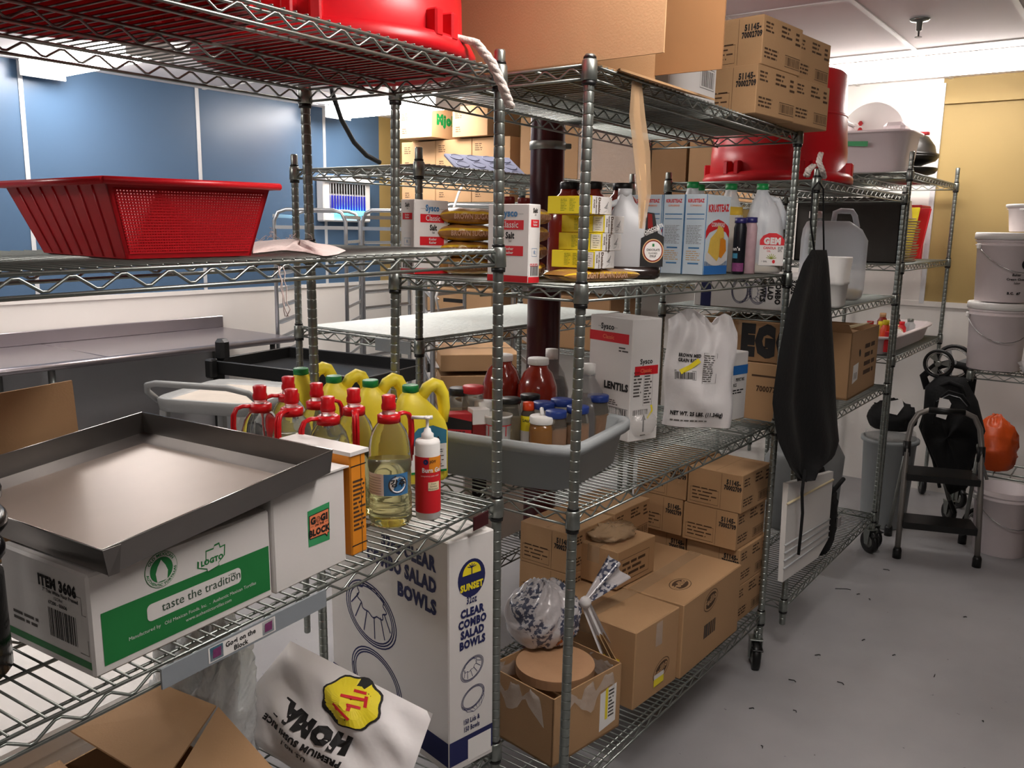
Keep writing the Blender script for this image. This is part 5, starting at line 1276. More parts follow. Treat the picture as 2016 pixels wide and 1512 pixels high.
# strip of packing tape hanging down
b = MB().m('card_edge'); pts = [(1253, 162, -.03), (1254, 230, -.035), (1263, 300, -.03), (1268, 380, -.04), (1262, 450, -.045)]
Pq = [cast(x, y, FR, y=yy_) for x, y, yy_ in pts]
for (mn, w_, off) in (('card_edge', .022, 0), ('tape', .05, .0012)):
    b.m(mn); L_ = []
    for i, p in enumerate(Pq): tw = .5*math.sin(i*.9); L_.append((p+Vector((math.cos(tw)*w_/2*-1, math.sin(tw)*w_*.5-off, 0)), p+Vector((math.cos(tw)*w_/2, -math.sin(tw)*w_*.5-off, 0))))
    b.grid(lambda u, v: L_[round(v*(len(L_)-1))][0].lerp(L_[round(v*(len(L_)-1))][1], u)+(Vector((0, -.0006, 0)) if mn == 'card_edge' and u > 2 else Vector()), 3, len(L_), smooth=True)
thing('tape_strip', 'strip of packing tape hanging from the open carton on the top shelf', 'tape', FR, b)
# ================================================================ unit beyond the apron
C = cast(1503, 352, FS, z=zS[0])
th_ = math.atan2(C.y, C.x)
Tc = FS @ TR(.40, .30, zS[0]+.003, .5)
Ti = Tc.inverted()
def rr_pts(*px): return [Ti @ (FS @ cast(x, y, FS, y=-.02+d)) for x, y, d in px]
thing('plastic_tub', 'red tub standing upside down behind the red-topped oil jugs, beyond the middle unit', 'tub', Tc, [('tub_body', tub(.45, .31)), ('rope_handle', rope(rr_pts((1616, 302, .02), (1612, 318, .0), (1619, 335, -.01), (1623, 350, .0)), .010)), ('rope_handle', rope(rr_pts((1601, 326, .0), (1592, 334, -.01), (1588, 346, .0)), .012))], None)
# salad bowl carton lying on its side
CBz = zS[1]+.003
def lying_box():
    L, W, H = .46, .34, .14     # along y, x, z
    b = MB().m('white_card').box(0, 0, 0, W, L, H, .003); Q = pl(L)
    b.m('navy').pr(Q, [(.03, .0, .075, H)]); b.m('navy')
    for i, s_ in enumerate(('32oz', 'CLEAR', 'COMBO', 'SALAD', 'BOWLS')): b.m('ink').text(Q, s_, L-.05-.031*i, .125, .021, 2, 'L', rot=-PI/2, sx=.85)
    b.m('navy'); bowl_art(b, Q, .27, .07, .05, PI/2); bowl_art(b, Q, .195, .07, .05, PI/2, 1)
    b.m('navy').pp(Q, b.ell(Q, L-.015, .085, .022, .04), 1)
    return b
C = cast(1532, 612, FS, z=CBz)
thing('bowl_carton', 'white salad bowl carton lying on its side under the middle shelf', 'carton', FS @ TR(max(C.x, -.03), .035, CBz), lying_box())
# egg carton on a brown carton
z2s = zS[2]+.003
H1 = hgt(722, .02, .05, FS, 1.1)-z2s; H2_ = min(hgt(628, .02, .05, FS, 1.3), zS[1]-.045)-z2s-H1
b = carton(.30, .44, H1, 'card'); Q = pl(.44); b.m('ink_brown').pr(Q, [(.27, H1*.78, .42, H1*.81)]); b.text(Q, '70007797', .4, H1*.55, .022, 1.2, 'R', sx=.8)
thing('packed_case', 'brown carton behind the small white box with the blue stripe', 'case', FS @ TR(.03, .04, z2s), b)
b = carton(.30, .44, H2_, 'card_dark'); Q = pl(.44); b.m('ink').text(Q, 'EGGS', .50, H2_*.2, .11, 3, 'R', sx=.66)  # darker card: the shadow over this carton is put into its colour
thing('egg_carton', 'shaded brown carton printed EGGS in large letters', 'carton', FS @ TR(.03, .035, z2s+H1+.003), b)
# white pail, jerrycan
C = cast(1640, 612, FS, z=CBz)
b = MB().m('white'); loft(b, [(0, 0, 0, .075, .06), (.01, 0, 0, .08, .065), (.095, 0, 0, .086, .07), (.096, 0, 0, .09, .074), (.11, 0, 0, .09, .074), (.112, 0, 0, .088, .072), (.205, 0, 0, .096, .08), (.21, 0, 0, .094, .078), (.21, 0, 0, .05, .05)], 32, 6)
C = cast(1664, 606, FS, z=CBz)
thing('white_container', 'opaque white square container hanging over the shelf edge beside the apron', 'container', FS @ TR(C.x+.02, .055, CBz, .1), b)
def jerry(h=.37):
    b = MB().m('hdpe'); L, Wd = .29, .16
    loft(b, [(0, 0, 0, L*.42, Wd*.45), (.015, 0, 0, L*.47, Wd*.5), (.05, 0, 0, L*.5, Wd*.5), (h*.66, 0, 0, L*.5, Wd*.5), (h*.78, -.012, 0, L*.44, Wd*.47), (h*.86, -.03, 0, L*.33, Wd*.4), (h*.87, -.03, 0, L*.3, Wd*.36)], 32, 5)
    b.tube([(-.01, 0, h*.85), (-.005, 0, h*.965), (.02, 0, h*.985), (.07, 0, h*.98), (.085, 0, h*.93), (.1, 0, h*.8)], .016, 10, flat=(1.3, .8))
    b.lathe([(.026, h*.85), (.026, h*.92)], -.09, 0, 20)
    c = MB().m('white').lathe([(.031, h*.9), (.032, h*.905), (.032, h*.975), (0, h*.98)], -.09, 0, 22)
    lq = loft(MB().m('oilfill'), [(.003, 0, 0, L*.4, Wd*.43), (.02, 0, 0, L*.47, Wd*.47), (.045, 0, 0, L*.47, Wd*.47)], 24, 5)
    return [('can_body', b), ('liquid', lq), ('cap', c)]
C = cast(1690, 592, FS, z=CBz)
M = FS @ TR(C.x+.02, C.y+.14, CBz, math.radians(-62))
thing('jerrycan', 'large translucent plastic jerrycan with a white cap behind the white container', 'jerrycan', M, jerry(hgt(412, C.x, C.y+.14, FS, 1.8)-CBz))
C = cast(1585, 590, FS, z=CBz)
thing('small_container', 'grey plastic container with a pale lid glimpsed behind the apron', 'container', FS @ TR(.46, .44, CBz), [('container_body', MB().m('tub').box(-.1, -.08, 0, .1, .08, .26, .01)), ('lid', MB().m('cream').box(-.105, -.085, .26, .105, .085, .28, .006))])
# brown carton with sticks
W, D = .52, .25; M = FS @ TR(.81, .035, z2s, math.radians(1)); H = hgt(657, .81, .035, FS, 1.2)-z2s
b = MB().m('card')
for q in ((0, 0, W, .004), (0, D-.004, W, D), (0, 0, .004, D), (W-.004, 0, W, D)): b.box(q[0], q[1], 0, q[2], q[3], H)
b.m('card_in').box(0, 0, 0, W, D, .01); b.m('card_in').box(.01, .01, H*.85, W-.01, D-.01, H*.86); P = pf()
b.m('ink').pp(P, b.ell(P, W*.32, H*.66, .014, .02, .5), 1); b.m('paper').pp(P, [(W*.12, H*.22), (W*.3, H*.26), (W*.3, H*.52), (W*.12, H*.5)], 1); b.m('ink_soft').bars(P, W*.15, H*.28, W*.12, H*.1, 8)
b.m('ink_brown').fine(P, W*.5, H*.25, W*.4, H*.55, 4, 3, .5)
f1 = MB().m('card').slab([(0, 0, H), (0, D, H), (-.09, D, H+.05), (-.09, 0, H+.05)], (0, 0, .004)); Pf = (Vector((-.092, D-.0, H+.053)), -VY, Vector((.09, 0, -.05)).normalized())
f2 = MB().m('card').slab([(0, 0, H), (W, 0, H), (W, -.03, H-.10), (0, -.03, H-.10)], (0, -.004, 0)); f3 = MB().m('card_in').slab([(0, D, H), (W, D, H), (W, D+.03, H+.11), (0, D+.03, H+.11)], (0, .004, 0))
f4 = MB().m('card').slab([(0, 0, H+.002), (.12, 0, H+.002), (.07, D*.96, H+.03), (-.0, D*.96, H+.03)], (0, 0, .003)); f4.m('ink').text((Vector((.02, D*.8, H+.034)), -VY, VX), 'THIS SIDE UP', 0, .0, .02, 1.5, sx=.8)
thing('open_carton', 'open brown carton marked THIS SIDE UP beside the black apron', 'carton', M, [('carton_body', b), ('flap', f1), ('flap', f3), ('flap', f4)])
for k in range(4):
    s_ = MB().m('cream').tube([(.05, .05+.02*k, H+.01), (.26, -.02+.02*k, H+.035-.005*k)], .0028, 6)
    thing('wooden_skewer', 'pale wooden skewer sticking out of the open brown carton', 'skewer', M, s_, 'skewers in the open carton')
b = MB().m('red').box(0, 0, 0, .3, .3, .02, .004)
thing('red_board', 'flat red plastic sheet lying behind the open brown carton', 'board', FS @ TR(.98, .36, z2s+.18, 0, 0, 0), MB().m('redlid').slab([(0, 0, 0), (.3, 0, 0), (.3, .2, .08), (0, .2, .08)], (0, 0, .012)).box(.1, .1, -.18, .2, .2, .0))
# cooler lid, bin, black bags on the bottom deck
q = [cast(x, y, FS, y=-.036) for x, y in ((1552, 952), (1641, 928), (1630, 1062), (1610, 1098), (1541, 1146))]
b = MB().m('white'); b.slab(q, (0, .02, 0))
for k in range(4):
    t = .62+.08*k; b.m('greyplastic').tube([q[0].lerp(q[4], t)+Vector((0, -.001, 0)), q[1].lerp(q[2], min(1, t*1.12))+Vector((0, -.001, 0))], .004, 6)
b.m('cream').tube([q[0].lerp(q[4], .2)+Vector((0, -.001, 0)), q[1].lerp(q[2], .12)+Vector((0, -.001, 0))], .005, 6)
thing('cooler_lid', 'white ribbed plastic cooler lid standing on edge beneath the apron', 'lid', FS, b)
b = MB().m('binclear'); mat('binclear', '#8b8f8f', .4, 0, .05, 6); loft(b, [(0, 0, 0, .17, .14), (.02, 0, 0, .185, .155), (.36, 0, 0, .2, .17), (.42, 0, 0, .17, .14), (.44, 0, 0, .1, .09)], 34, 4)
thing('storage_bin', 'rounded grey translucent storage bin on the bottom deck beyond the apron', 'bin', FS @ TR(.98, .26, zS[3]+.003), b)
b = crumple((0, 0, 0), .13, .12, .2, 'blackcloth', 11, 34, 24, amp=.1); mat('blackcloth', '#0c0c0d', .85, 0, .1, 30, .15, 60)
st_ = MB().m('blackcloth').tube([(-.1, -.1, .3), (-.13, -.14, .36), (-.08, -.16, .4), (-.04, -.12, .34)], .01, 8)
thing('black_bag', 'black cloth bag slumped beside the cooler lid', 'bag', FS @ TR(.62, .11, zS[3]+.003), [('bag_body', b), ('strap', st_), ('buckle', MB().m('silver').box(-.0, -.135, .14, .05, -.12, .19, .004))])
# apron hanging on the post
rowsA = [(492, 1598, 1626), (520, 1580, 1630), (560, 1566, 1633), (600, 1552, 1635), (640, 1542, 1637), (690, 1531, 1641), (740, 1522, 1645), (790, 1515, 1648), (840, 1521, 1652), (870, 1527, 1655), (900, 1540, 1645), (925, 1553, 1615), (946, 1575, 1590)]
b = MB().m('blackcloth')
LR = []
for y, xl, xr in rowsA:
    LR.append((cast(xl, y, FS, y=-.06), cast(xr, y, FS, y=-.06)))
def apf(sg):
    def f(u, v):
        k = v*(len(LR)-1); i = min(int(k), len(LR)-2); t = k-i
        a = LR[i][0].lerp(LR[i+1][0], t); c_ = LR[i][1].lerp(LR[i+1][1], t); P = a.lerp(c_, u)
        e = (4*u*(1-u))**.5 if 0 < u < 1 else 0
        P.y += -.016*math.sin(9*u+2*v)*min(1, v*2)-.010*math.sin(17*u-3*v)*v-(.014 if sg > 0 else -.006)*e
        if v > .9: P.z += .008*math.sin(12*u)
        return P
    return f
b.grid(apf(1), 40, 40); b.grid(apf(-1), 40, 40)
tie = MB().m('blackcloth'); tie.tube([cast(x, y, FS, y=-.075) for x, y in ((1584, 925), (1579, 970), (1580, 1010), (1577, 1045), (1572, 1092))], .006, 6)
nk = MB().m('blackcloth'); nk.tube([cast(x, y, FS, y=-.03) for x, y in ((1604, 500), (1596, 440), (1600, 372), (1612, 358), (1621, 372), (1621, 440), (1622, 495))], .0035, 6)
thing('apron', 'black apron hanging from the shelving post by its neck strap', 'apron', FS, [('cloth', b), ('tie', tie), ('neck_strap', nk)])
# ================================================================ end unit
zt3 = zU[0]+.003
mat('binwhite', '#eadfe0', .35, 0, .02, 5, alpha=.93)
C = cast(1814, 352, FU, z=zt3)
def tote(W, D, H, m='binwhite', t=.004, rim=.018):
    b = MB().m(m); cx, cy = W/2, D/2
    loft(b, [(0, cx, cy, W/2-.03, D/2-.03), (.01, cx, cy, W/2-.022, D/2-.022), (H-.012, cx, cy, W/2, D/2), (H-.012, cx, cy, W/2+rim, D/2+rim), (H, cx, cy, W/2+rim, D/2+rim), (H, cx, cy, W/2-.004, D/2-.004), (.014, cx, cy, W/2-.027, D/2-.027), (.012, cx, cy, W/2-.04, D/2-.04)], 40, 6, cap=False)
    loft(b, [(0, cx, cy, W/2-.03, D/2-.03), (.012, cx, cy, W/2-.03, D/2-.03)], 40, 6)
    return b
b = tote(.38, .53, .215); b.m('sticker_green').pp((Vector((-.013, .53, 0)), -VY, VZ), [(.21, .14), (.345, .132), (.345, .158), (.22, .163)], 8)
thing('storage_tote', 'large white translucent tote with green tape on the end unit', 'tote', FU @ TR(.03, .04, zt3), b)
disc = MB().m('white'); disc.T = TR(.31, .285, zt3+.225, 0, 0, PI/2-.12); disc.lathe([(.165, 0), (.17, .004), (.165, .012), (0, .016)], 0, 0, 40); disc.T = None  # the white disc is a large loose lid standing in the tote
thing('round_lid', 'large round white lid standing upright in the white tote', 'platter', FU, disc)
thing('white_container', 'white container with a lid in the tote left of the round lid', 'container', FU @ TR(.15, .43, zt3+.02), [('container_body', MB().m('binwhite').box(-.07, -.07, 0, .1, .1, .24, .01)), ('lid', MB().m('white').box(-.08, -.08, .24, .11, .11, .252, .004).slab([(-.06, -.05, .26), (.06, -.05, .26), (.08, .06, .33), (-.04, .08, .33)], (0, 0, .004)))])
thing('white_container', 'white container in the tote right of the round lid', 'container', FU @ TR(.17, .13, zt3+.02), MB().m('binwhite').box(-.08, -.06, 0, .08, .05, .24, .02))
b = MB().m('redlid')
for dz in (0, -.035): b.lathe([(.006, .25+dz), (.014, .262+dz), (.006, .275+dz)], 0, 0, 10)
thing('red_clip', 'small red clip on the front of the round white lid', 'clip', FU @ TR(.285, .345, zt3+.02), b)
thing('red_clip', 'small red clip on the right rim of the white tote', 'clip', FU @ TR(.42, .045, zt3+.218), MB().m('redlid').box(-.02, -.03, 0, .02, .02, .018, .004))
mat('darkpan', '#1f1d1a', .3, .4, .1, 10)
for k, (dz, lb, tlt) in enumerate(((0, 'lower black pan of the stack on the end unit', .05), (.065, 'middle black pan of the stack on the end unit', -.06), (.13, 'upside-down black wok topping the pans on the end unit', .12))):
    b = MB().m('darkpan'); r = .19
    b.lathe([(r*1.08, 0), (r*1.08, .012), (r, .014), (r*.93, .06), (r*.72, .11), (r*.4, .135), (0, .14)] if k == 2 else [(r*.55, 0), (r*1.0, .03), (r*1.08, .05), (r*1.08, .058), (r*.98, .052), (r*.55, .008), (0, .008)], seg=36, cap=(k < 2))
    thing('black_pan', lb, 'pan', FU @ TR(.80, .235, zt3+dz+.012, .3, tlt*.25), b, 'black pans on the end unit')
# middle deck of the end unit
zt4 = zU[1]+.003
b = MB().m('darksteel'); mat('darksteel', '#3a3734', .35, .8, .2, 8)
b.box(.0, .03, 0, .004, .57, .34, .001).box(.0, .03, 0, .05, .036, .34).box(0, .564, 0, .05, .57, .34).box(0, .03, .334, .05, .57, .34).box(0, .03, 0, .05, .57, .006)
thing('roasting_pan', 'dark rectangular roasting pan standing on its side behind the jerrycan', 'pan', FU @ TR(.02, 0, zt4, 0), b)
hp_ = MB().m('steel')
hp_.box(-.16, -.13, 0, .16, .13, .004); hp_.box(-.165, -.135, .006, .165, .135, .009)
for s_ in (-1, 1): hp_.slab([(-.16, s_*.13, 0), (.16, s_*.13, 0), (.165, s_*.135, .009), (-.165, s_*.135, .009)], (0, -s_*.001, 0))
HPm = hp_.mesh('sheet_pan')
ord_ = ['bottom', '2nd', '3rd', '4th', '5th', '6th', '7th', '8th', '9th', '10th', '11th', '12th', '13th', '14th', '15th', 'top']
for k in range(16):
    thing('sheet_pan', f'{ord_[k]} pan from below in the stack of steel pans on the end unit', 'pan', FU @ TR(.33, .165+.004*math.sin(k*2), zt4+k*.0145, .03*math.sin(k)), HPm, 'stacked steel pans on the end unit')
thing('hotel_pan', 'deep steel hotel pan upside down on top of the pan stack', 'pan', FU @ TR(.33, .18, zt4+16*.0145+.002), loft(MB().m('steel'), [(0, 0, 0, .17, .14), (.006, 0, 0, .17, .14), (.008, 0, 0, .15, .12), (.1, 0, 0, .14, .11), (.11, 0, 0, .12, .09)], 30, 6))
for (x_, y_, mn, lb, tl) in ((.60, .10, 'yellow', 'yellow cutting board leaning beside the steel pans', .18), (.74, .07, 'red', 'red cutting board leaning behind the yellow one', .2)):
    b = MB().m(mn).box(0, 0, 0, .012, .24, .30, .003)
    thing('cutting_board', lb, 'cutting board', FU @ TR(x_, y_, zt4+.012, -.5, 0, tl), b, 'cutting boards on the end unit')
thing('red_sheet', 'red plastic sheet lying behind the deep steel pan', 'board', FU @ TR(1.08, .24, zt4+.30), MB().m('redlid').box(-.15, -.12, 0, .12, .12, .03, .004).box(-.1, -.1, -.30, -.08, .1, 0).box(.08, -.1, -.3, .1, .1, 0))
for k in range(3):
    b = MB().m('silver').tube([(0, 0, 0), (-.05, -.05, .06), (-.02, -.1, .13)], .003, 6).tube([(0, 0, 0), (.02, -.03, .07), (-.02, -.1, .13)], .003, 6)
    thing('tongs', 'steel tongs standing between the pans and the yellow board', 'tongs', FU @ TR(.565+.01*k, .20+.05*k, zt4+.003), b, 'tongs by the pan stack')
thing('magnet_disc', 'small white round magnet hanging at the end unit post', 'magnet', FU, MB().m('white').lathe([(.018, 0), (.018, .006), (.007, .006), (.007, 0)], 0, 0, 20).box(0, 0, 0, .001, .001, .001)) if 0 else None
# lower deck: shallow bin with bottles
zt5 = zU[2]+.003
thing('storage_tote', 'long shallow white bin full of bottles and packets on the lower deck', 'tote', FU @ TR(.02, .02, zt5), tote(1.1, .30, .10, 'binwhite'))
goods = [(.10, .07, .028, .17, 'orangered', 'yellow', 'orange squeeze bottle with a yellow cap at the front of the shallow bin'), (.22, .12, .03, .15, 'bagyellow', 'yellow', 'yellow sauce bottle in the shallow bin'), (.30, .2, .03, .14, 'redsauce', 'redlid', 'dark red bottle at the back of the shallow bin'), (.62, .1, .025, .12, 'redlid', 'red', 'round red container in the middle of the shallow bin'), (.74, .16, .03, .15, 'ink_brown', 'blackplastic', 'brown bottle at the far end of the shallow bin'), (.66, .22, .03, .16, 'darkred', 'card', 'small brown bottle with a tan cap in the shallow bin'), (.84, .1, .03, .12, 'greyplastic', 'zinc', 'grey canister at the far end of the shallow bin')]
for x_, y_, r, h, m1, m2, lb in goods:
    thing('condiment_bottle', lb, 'bottle', FU @ TR(x_, y_, zt5+.014), [('bottle_body', MB().m(m1).lathe([(r*.9, 0), (r, .005), (r, h*.7), (r*.55, h*.85), (r*.5, h*.88)], seg=18)), ('cap', MB().m(m2).lathe([(r*.6, h*.85), (r*.62, h), (0, h)], seg=16))])
b = MB().m('red').box(0, 0, 0, .06, .03, .11, .002); b.m('yellow').pp(pf(), [(.01, .01), (.05, .015), (.045, .05), (.015, .045)], 1); b.m('white').pp(pf(), [(.01, .08), (.05, .08), (.05, .1), (.01, .1)], 1)
thing('packet', 'red and yellow food packet leaning at the front of the shallow bin', 'packet', FU @ TR(.05, .03, zt5+.016, .2), b)
rr = random.Random(4)
for k, (mn, lb) in enumerate((('paper', 'crumpled white paper bag in the shallow bin'), ('bagpaper', 'pinkish packet lying in the shallow bin'), ('cream', 'cream paper packet at the right of the shallow bin'))):
    thing('packet', lb, 'packet', FU @ TR(.40+.13*k, .1+.03*k, zt5+.06, .5*k), crumple((0, 0, 0), .07, .055, .025, mn, 20+k, 20, 12))
# ================================================================ far cartons on the end wall unit
zn = zN[0]+.003
def far_case(W=.38, D=.42, H=.245):
    b = carton(W, D, H, 'card', .003); P = pf(); b.m('ink_brown').fine(P, W*.08, H*.6, W*.2, H*.25, 4, 3, .4); b.fine(P, W*.1, H*.15, W*.18, H*.2, 3, 6, .4); return b
FCm = far_case().mesh('far_case')
# frame FN: local x runs along the wall (towards the blue wall), local y points back to the room -> cartons face the room at y=DP
def farpos(xl, k, push=0, dz=0): return FN @ TR(xl, DP+push, zn+k*.25+dz, PI)
cols = [('leftmost', 2.965), ('second', 2.58), ('third', 2.195)]
for nm, xl in cols:
    for k in range(2): thing('packed_case', f'far brown carton under the ceiling light, {nm} column, {"lower" if k == 0 else "upper"} of two rows', 'case', farpos(xl, k), FCm, 'far brown cartons on the end wall unit')
def green_case():
    b = far_case(.36, .42, .235); Q = (Vector((.36, 0, 0)), VY, VZ); b.m('capgreen').text(Q, 'Mjok', .06, .11, .07, 3, 'L'); P = pf(); Ql = pl(.42); b.m('capgreen').text(Ql, 'Mjok', .2, .11, .07, 3, 'L'); return b
thing('packed_case', 'overhanging top carton with green lettering lit by the ceiling light', 'case', farpos(2.84, 2, .16, .004), green_case())
thing('packed_case', 'bright top carton right of the one with green lettering', 'case', farpos(2.36, 2, .05, .004), far_case(.36, .42, .235))
big = carton(.52, .42, .62, 'card', .003).mesh('big_case')
thing('packed_case', 'tall brown carton just right of the maroon column', 'case', farpos(1.72, 0), big, 'tall brown cartons on the end wall unit')
b = carton(.55, .45, .60, 'card', .003)
thing('packed_case', 'tall brown carton wrapped in shiny film right of the maroon column', 'case', farpos(1.18, 0, .02), [('carton_body', b), ('film_wrap', MB().m('film').box(-.004, -.004, .0, .554, .454, .5, .004))])
thing('packed_case', 'reddish brown carton left of the red tub', 'case', farpos(.60, 0), carton(.26, .4, .56, 'card_dark'))
thing('packed_case', 'brown carton touching the far side of the red tub', 'case', farpos(.32, 0), carton(.30, .4, .54, 'card'))
# lower decks: plain grey crates
for k, (xl, dk, w_, h_, mn, lb) in enumerate(((2.9, 1, .6, .42, 'greyplastic', 'grey plastic crate on the end wall unit below the cartons'), (2.1, 1, .7, .38, 'tub', 'darker grey crate on the end wall unit'), (1.2, 1, .6, .4, 'greyplastic', 'grey crate at the middle of the end wall unit'), (2.8, 2, .8, .4, 'card', 'brown carton low on the end wall unit'), (1.7, 2, .8, .4, 'card_dark', 'dark brown carton low on the end wall unit'))):
    thing('storage_crate', lb, 'crate', FN @ TR(xl, DP-.03, zN[dk]+.003, PI), carton(w_, .42, h_, mn, .008, seam=None, tape=False).m('blackplastic').pp(pf(), [(w_*.35, h_*.7), (w_*.65, h_*.7), (w_*.65, h_*.78), (w_*.35, h_*.78)], 1))
# ================================================================ low empty unit behind the column
zm = zM[1]+.003
mat('matwhite', '#c9d2ce', .45, 0, .16, 26, .5, 30, stretch=(1, 5, 1))
thing('shelf_liner', 'grubby white plastic liner covering the low unit behind the column', 'shelf liner', FM, MB().m('matwhite').box(.024, .024, zm, 1.376, DP-.024, zm+.004))
a = cast(740, 665, FM, x=-.01); c_ = cast(810, 680, FM, x=-.01)
thing('label_holder', 'blank grey label holder on the end of the lined low shelf', 'label', FM, MB().m('grey_label').box(-.014, c_.y, zM[1]-.045, -.010, a.y, zM[1]-.002))
C = cast(935, 332, FM, z=zM[0])
b = MB().m('foamgrey').box(-.16, -.1, 0, .16, .1, .012, .003); mat('foamgrey', '#7c8096', .8)
for i in range(4):
    for j in range(3): b.m('foamgrey').lathe([(.03, .012), (.026, .016), (.024, .013)], -.115+.077*i, -.066+.066*j, 14)
thing('foam_tray', 'grey dimpled tray tilted on the top deck of the low unit', 'tray', FM @ TR(.85, .4, zM[0]+.05, -.4, .5), b)
# hanging cables
b = MB().m('blackplastic').tube([cast(x, y, I4, y=2.9) for x, y in ((650, 150), (655, 185), (672, 235), (697, 280), (722, 306), (748, 320))], .011, 8)
thing('ceiling_cable', 'thick dark cable hanging from the ceiling in front of the blue wall', 'cable', I4, b)
b = MB().m('white').tube([cast(x, y, I4, y=2.75) for x, y in ((918, 352), (903, 380), (893, 410), (888, 450), (880, 500), (866, 560), (858, 585), (864, 612))], .006, 8)
thing('white_cable', 'white cable hanging behind the sugar bags', 'cable', I4, b)
# insect lamp on the blue wall
mat('uvglow', '#49d6ff', .5, emit=6, ecol='#39c8ff'); mat('uvpanel', '#1a1c66', .4, emit=.5, ecol='#2a2aa8')
a = cast(641, 436, I4, y=WY-.12); c_ = cast(732, 352, I4, y=WY-.12); w_ = c_.x-a.x; h_ = c_.z-a.z
b = MB().m('white').box(0, .02, 0, w_, .12, h_, .012).box(0, -.01, h_*.86, w_, .04, h_, .006)
g_ = MB().m('blackplastic').box(w_*.12, .012, h_*.62, w_*.86, .022, h_*.84); g_.m('uvpanel').box(w_*.12, .012, h_*.24, w_*.86, .022, h_*.58)
for k in range(14): x_ = w_*(.12+.74*k/13); g_.m('greyplastic').tube([(x_, .008, h_*.2), (x_, .008, h_*.84)], .003, 5)
thing('insect_lamp', 'white insect lamp glowing blue on the wall near the yellow corner', 'insect lamp', Matrix.Translation((a.x, WY-.125, a.z)), [('housing', b), ('grille', g_), ('uv_tube', MB().m('uvglow').tube([(w_*.2, 0, h_*.2), (w_*.82, 0, h_*.2)], .02, 10))])
# ================================================================ counter and carts at the left
mat('counter', '#a9a2a6', .28, .9, .06, 6, stretch=(1, 8, 1))
cz = .905
b = MB().m('counter').box(-.8, 4.93, cz-.035, 2.6, 5.79, cz, .006).box(2.606, 4.93, cz-.035, 3.98, 5.79, cz, .006).box(-.8, 5.765, cz, 3.98, 5.79, cz+.09, .004)
b.tube([(-.8, 4.93, cz-.018), (3.98, 4.93, cz-.018)], .022, 10)
lg = MB().m('zinc')
parts = [('worktop', b)]
for x_ in (-.7, .9, 2.3, 3.85):
    for y_ in (5.0, 5.7): parts.append(('leg', MB().m('zinc').lathe([(.02, 0), (.02, cz-.035)], x_, y_, 12)))
parts.append(('back_panel', MB().m('greyplastic').box(-.8, 5.72, .1, 3.98, 5.74, cz-.04)))
thing('steel_counter', 'long stainless steel work counter along the blue wall', 'counter', I4, parts)
def quad_frame(L_, F_, R_, z):
    """frame from left, far and right corners seen on height z"""
    l, f, r = [cast(p[0], p[1], I4, z=z) for p in (L_, F_, R_)]
    return l, f, r
l, f, r = quad_frame((385, 706), (548, 680), (836, 737), .84)
u = (f-l); yaw = math.atan2(u.y, u.x); W = u.length; v_ = r-f; D = abs(v_.dot(Vector((u.y, -u.x, 0)).normalized()))
W = min(W, 1.5); D = min(D, 1.25)
M = Matrix.Translation((l.x+.0, l.y-.12, -.04)) @ Matrix.Rotation(yaw, 4, 'Z')     # x along the far side, -y towards the viewer
b = MB().m('blackplastic').box(0, -D, .80, W, 0, .81, .004)
for q in ((0, -D, W, -D+.02), (0, -.02, W, 0), (0, -D, .02, 0), (W-.02, -D, W, 0)): b.box(q[0], q[1], .80, q[2], q[3], .885, .004)
hd = MB().m('blackplastic').box(.02, -.12, .88, .10, -.04, 1.02, .02).box(-.06, -.10, .78, .0, -.04, .9, .01)
ps = [('cart_tray', b), ('handle', hd), ('cart_tray', MB().m('blackplastic').box(.02, -D+.02, .25, W-.02, -.02, .28, .004))]
for x_ in (.05, W-.05):
    for y_ in (-.05, -D+.05): ps.append(('leg', MB().m('blackplastic').box(x_-.025, y_-.025, .14, x_+.025, y_+.025, .8))); ps.append(('wheel', MB().m('blackplastic').lathe([(.03, .04), (.05, .06), (.05, .12), (.03, .14)], x_, y_, 14)))
thing('utility_cart', 'large black plastic utility cart by the steel counter', 'cart', M, ps)
# grey cart
mat('cartgrey', '#8f908e', .45, 0, .05, 10); mat('cartdirty', '#bdb3a6', .6, 0, .18, 9, stretch=(1, 3, 1))
l = cast(300, 792, I4, z=.80); r = cast(500, 806, I4, z=.80); f = cast(432, 728, I4, z=.82)
yaw = math.atan2((r-l).y, (r-l).x); W = (r-l).length; D = min(.6, abs((f-l).dot(Vector((-math.sin(yaw), math.cos(yaw), 0)))))
M = Matrix.Translation((l.x, l.y, 0)) @ Matrix.Rotation(yaw, 4, 'Z')
b = MB().m('cartgrey')
loft(b, [(.75, W/2, D/2, W/2-.02, D/2-.02), (.755, W/2, D/2, W/2, D/2), (.82, W/2, D/2, W/2+.01, D/2+.01), (.825, W/2, D/2, W/2, D/2), (.80, W/2, D/2, W/2-.03, D/2-.03)], 36, 8, cap=False)
b.m('cartdirty').box(.03, .03, .796, W-.03, D-.03, .80)
hd = MB().m('cartgrey').tube([(.0, .05, .80), (-.01, -.02, .86), (.02, -.06, .90), (.08, -.075, .915), (W-.1, -.075, .915), (W-.0, -.05, .89), (W+.01, .06, .81)], .016, 10)
ps = [('cart_tray', b), ('handle', hd), ('cart_tray', MB().m('cartgrey').box(.0, 0, .28, W, D, .33, .01))]
for x_ in (.04, W-.04):
    for y_ in (.04, D-.04): ps.append(('leg', MB().m('cartgrey').box(x_-.02, y_-.02, .1, x_+.02, y_+.02, .76, .004))); ps.append(('wheel', MB().m('blackplastic').lathe([(.03, 0), (.045, .02), (.045, .08), (.03, .1)], x_, y_, 14)))
thing('utility_cart', 'grey plastic utility cart with a curved handle behind the steel tray', 'cart', M, ps)
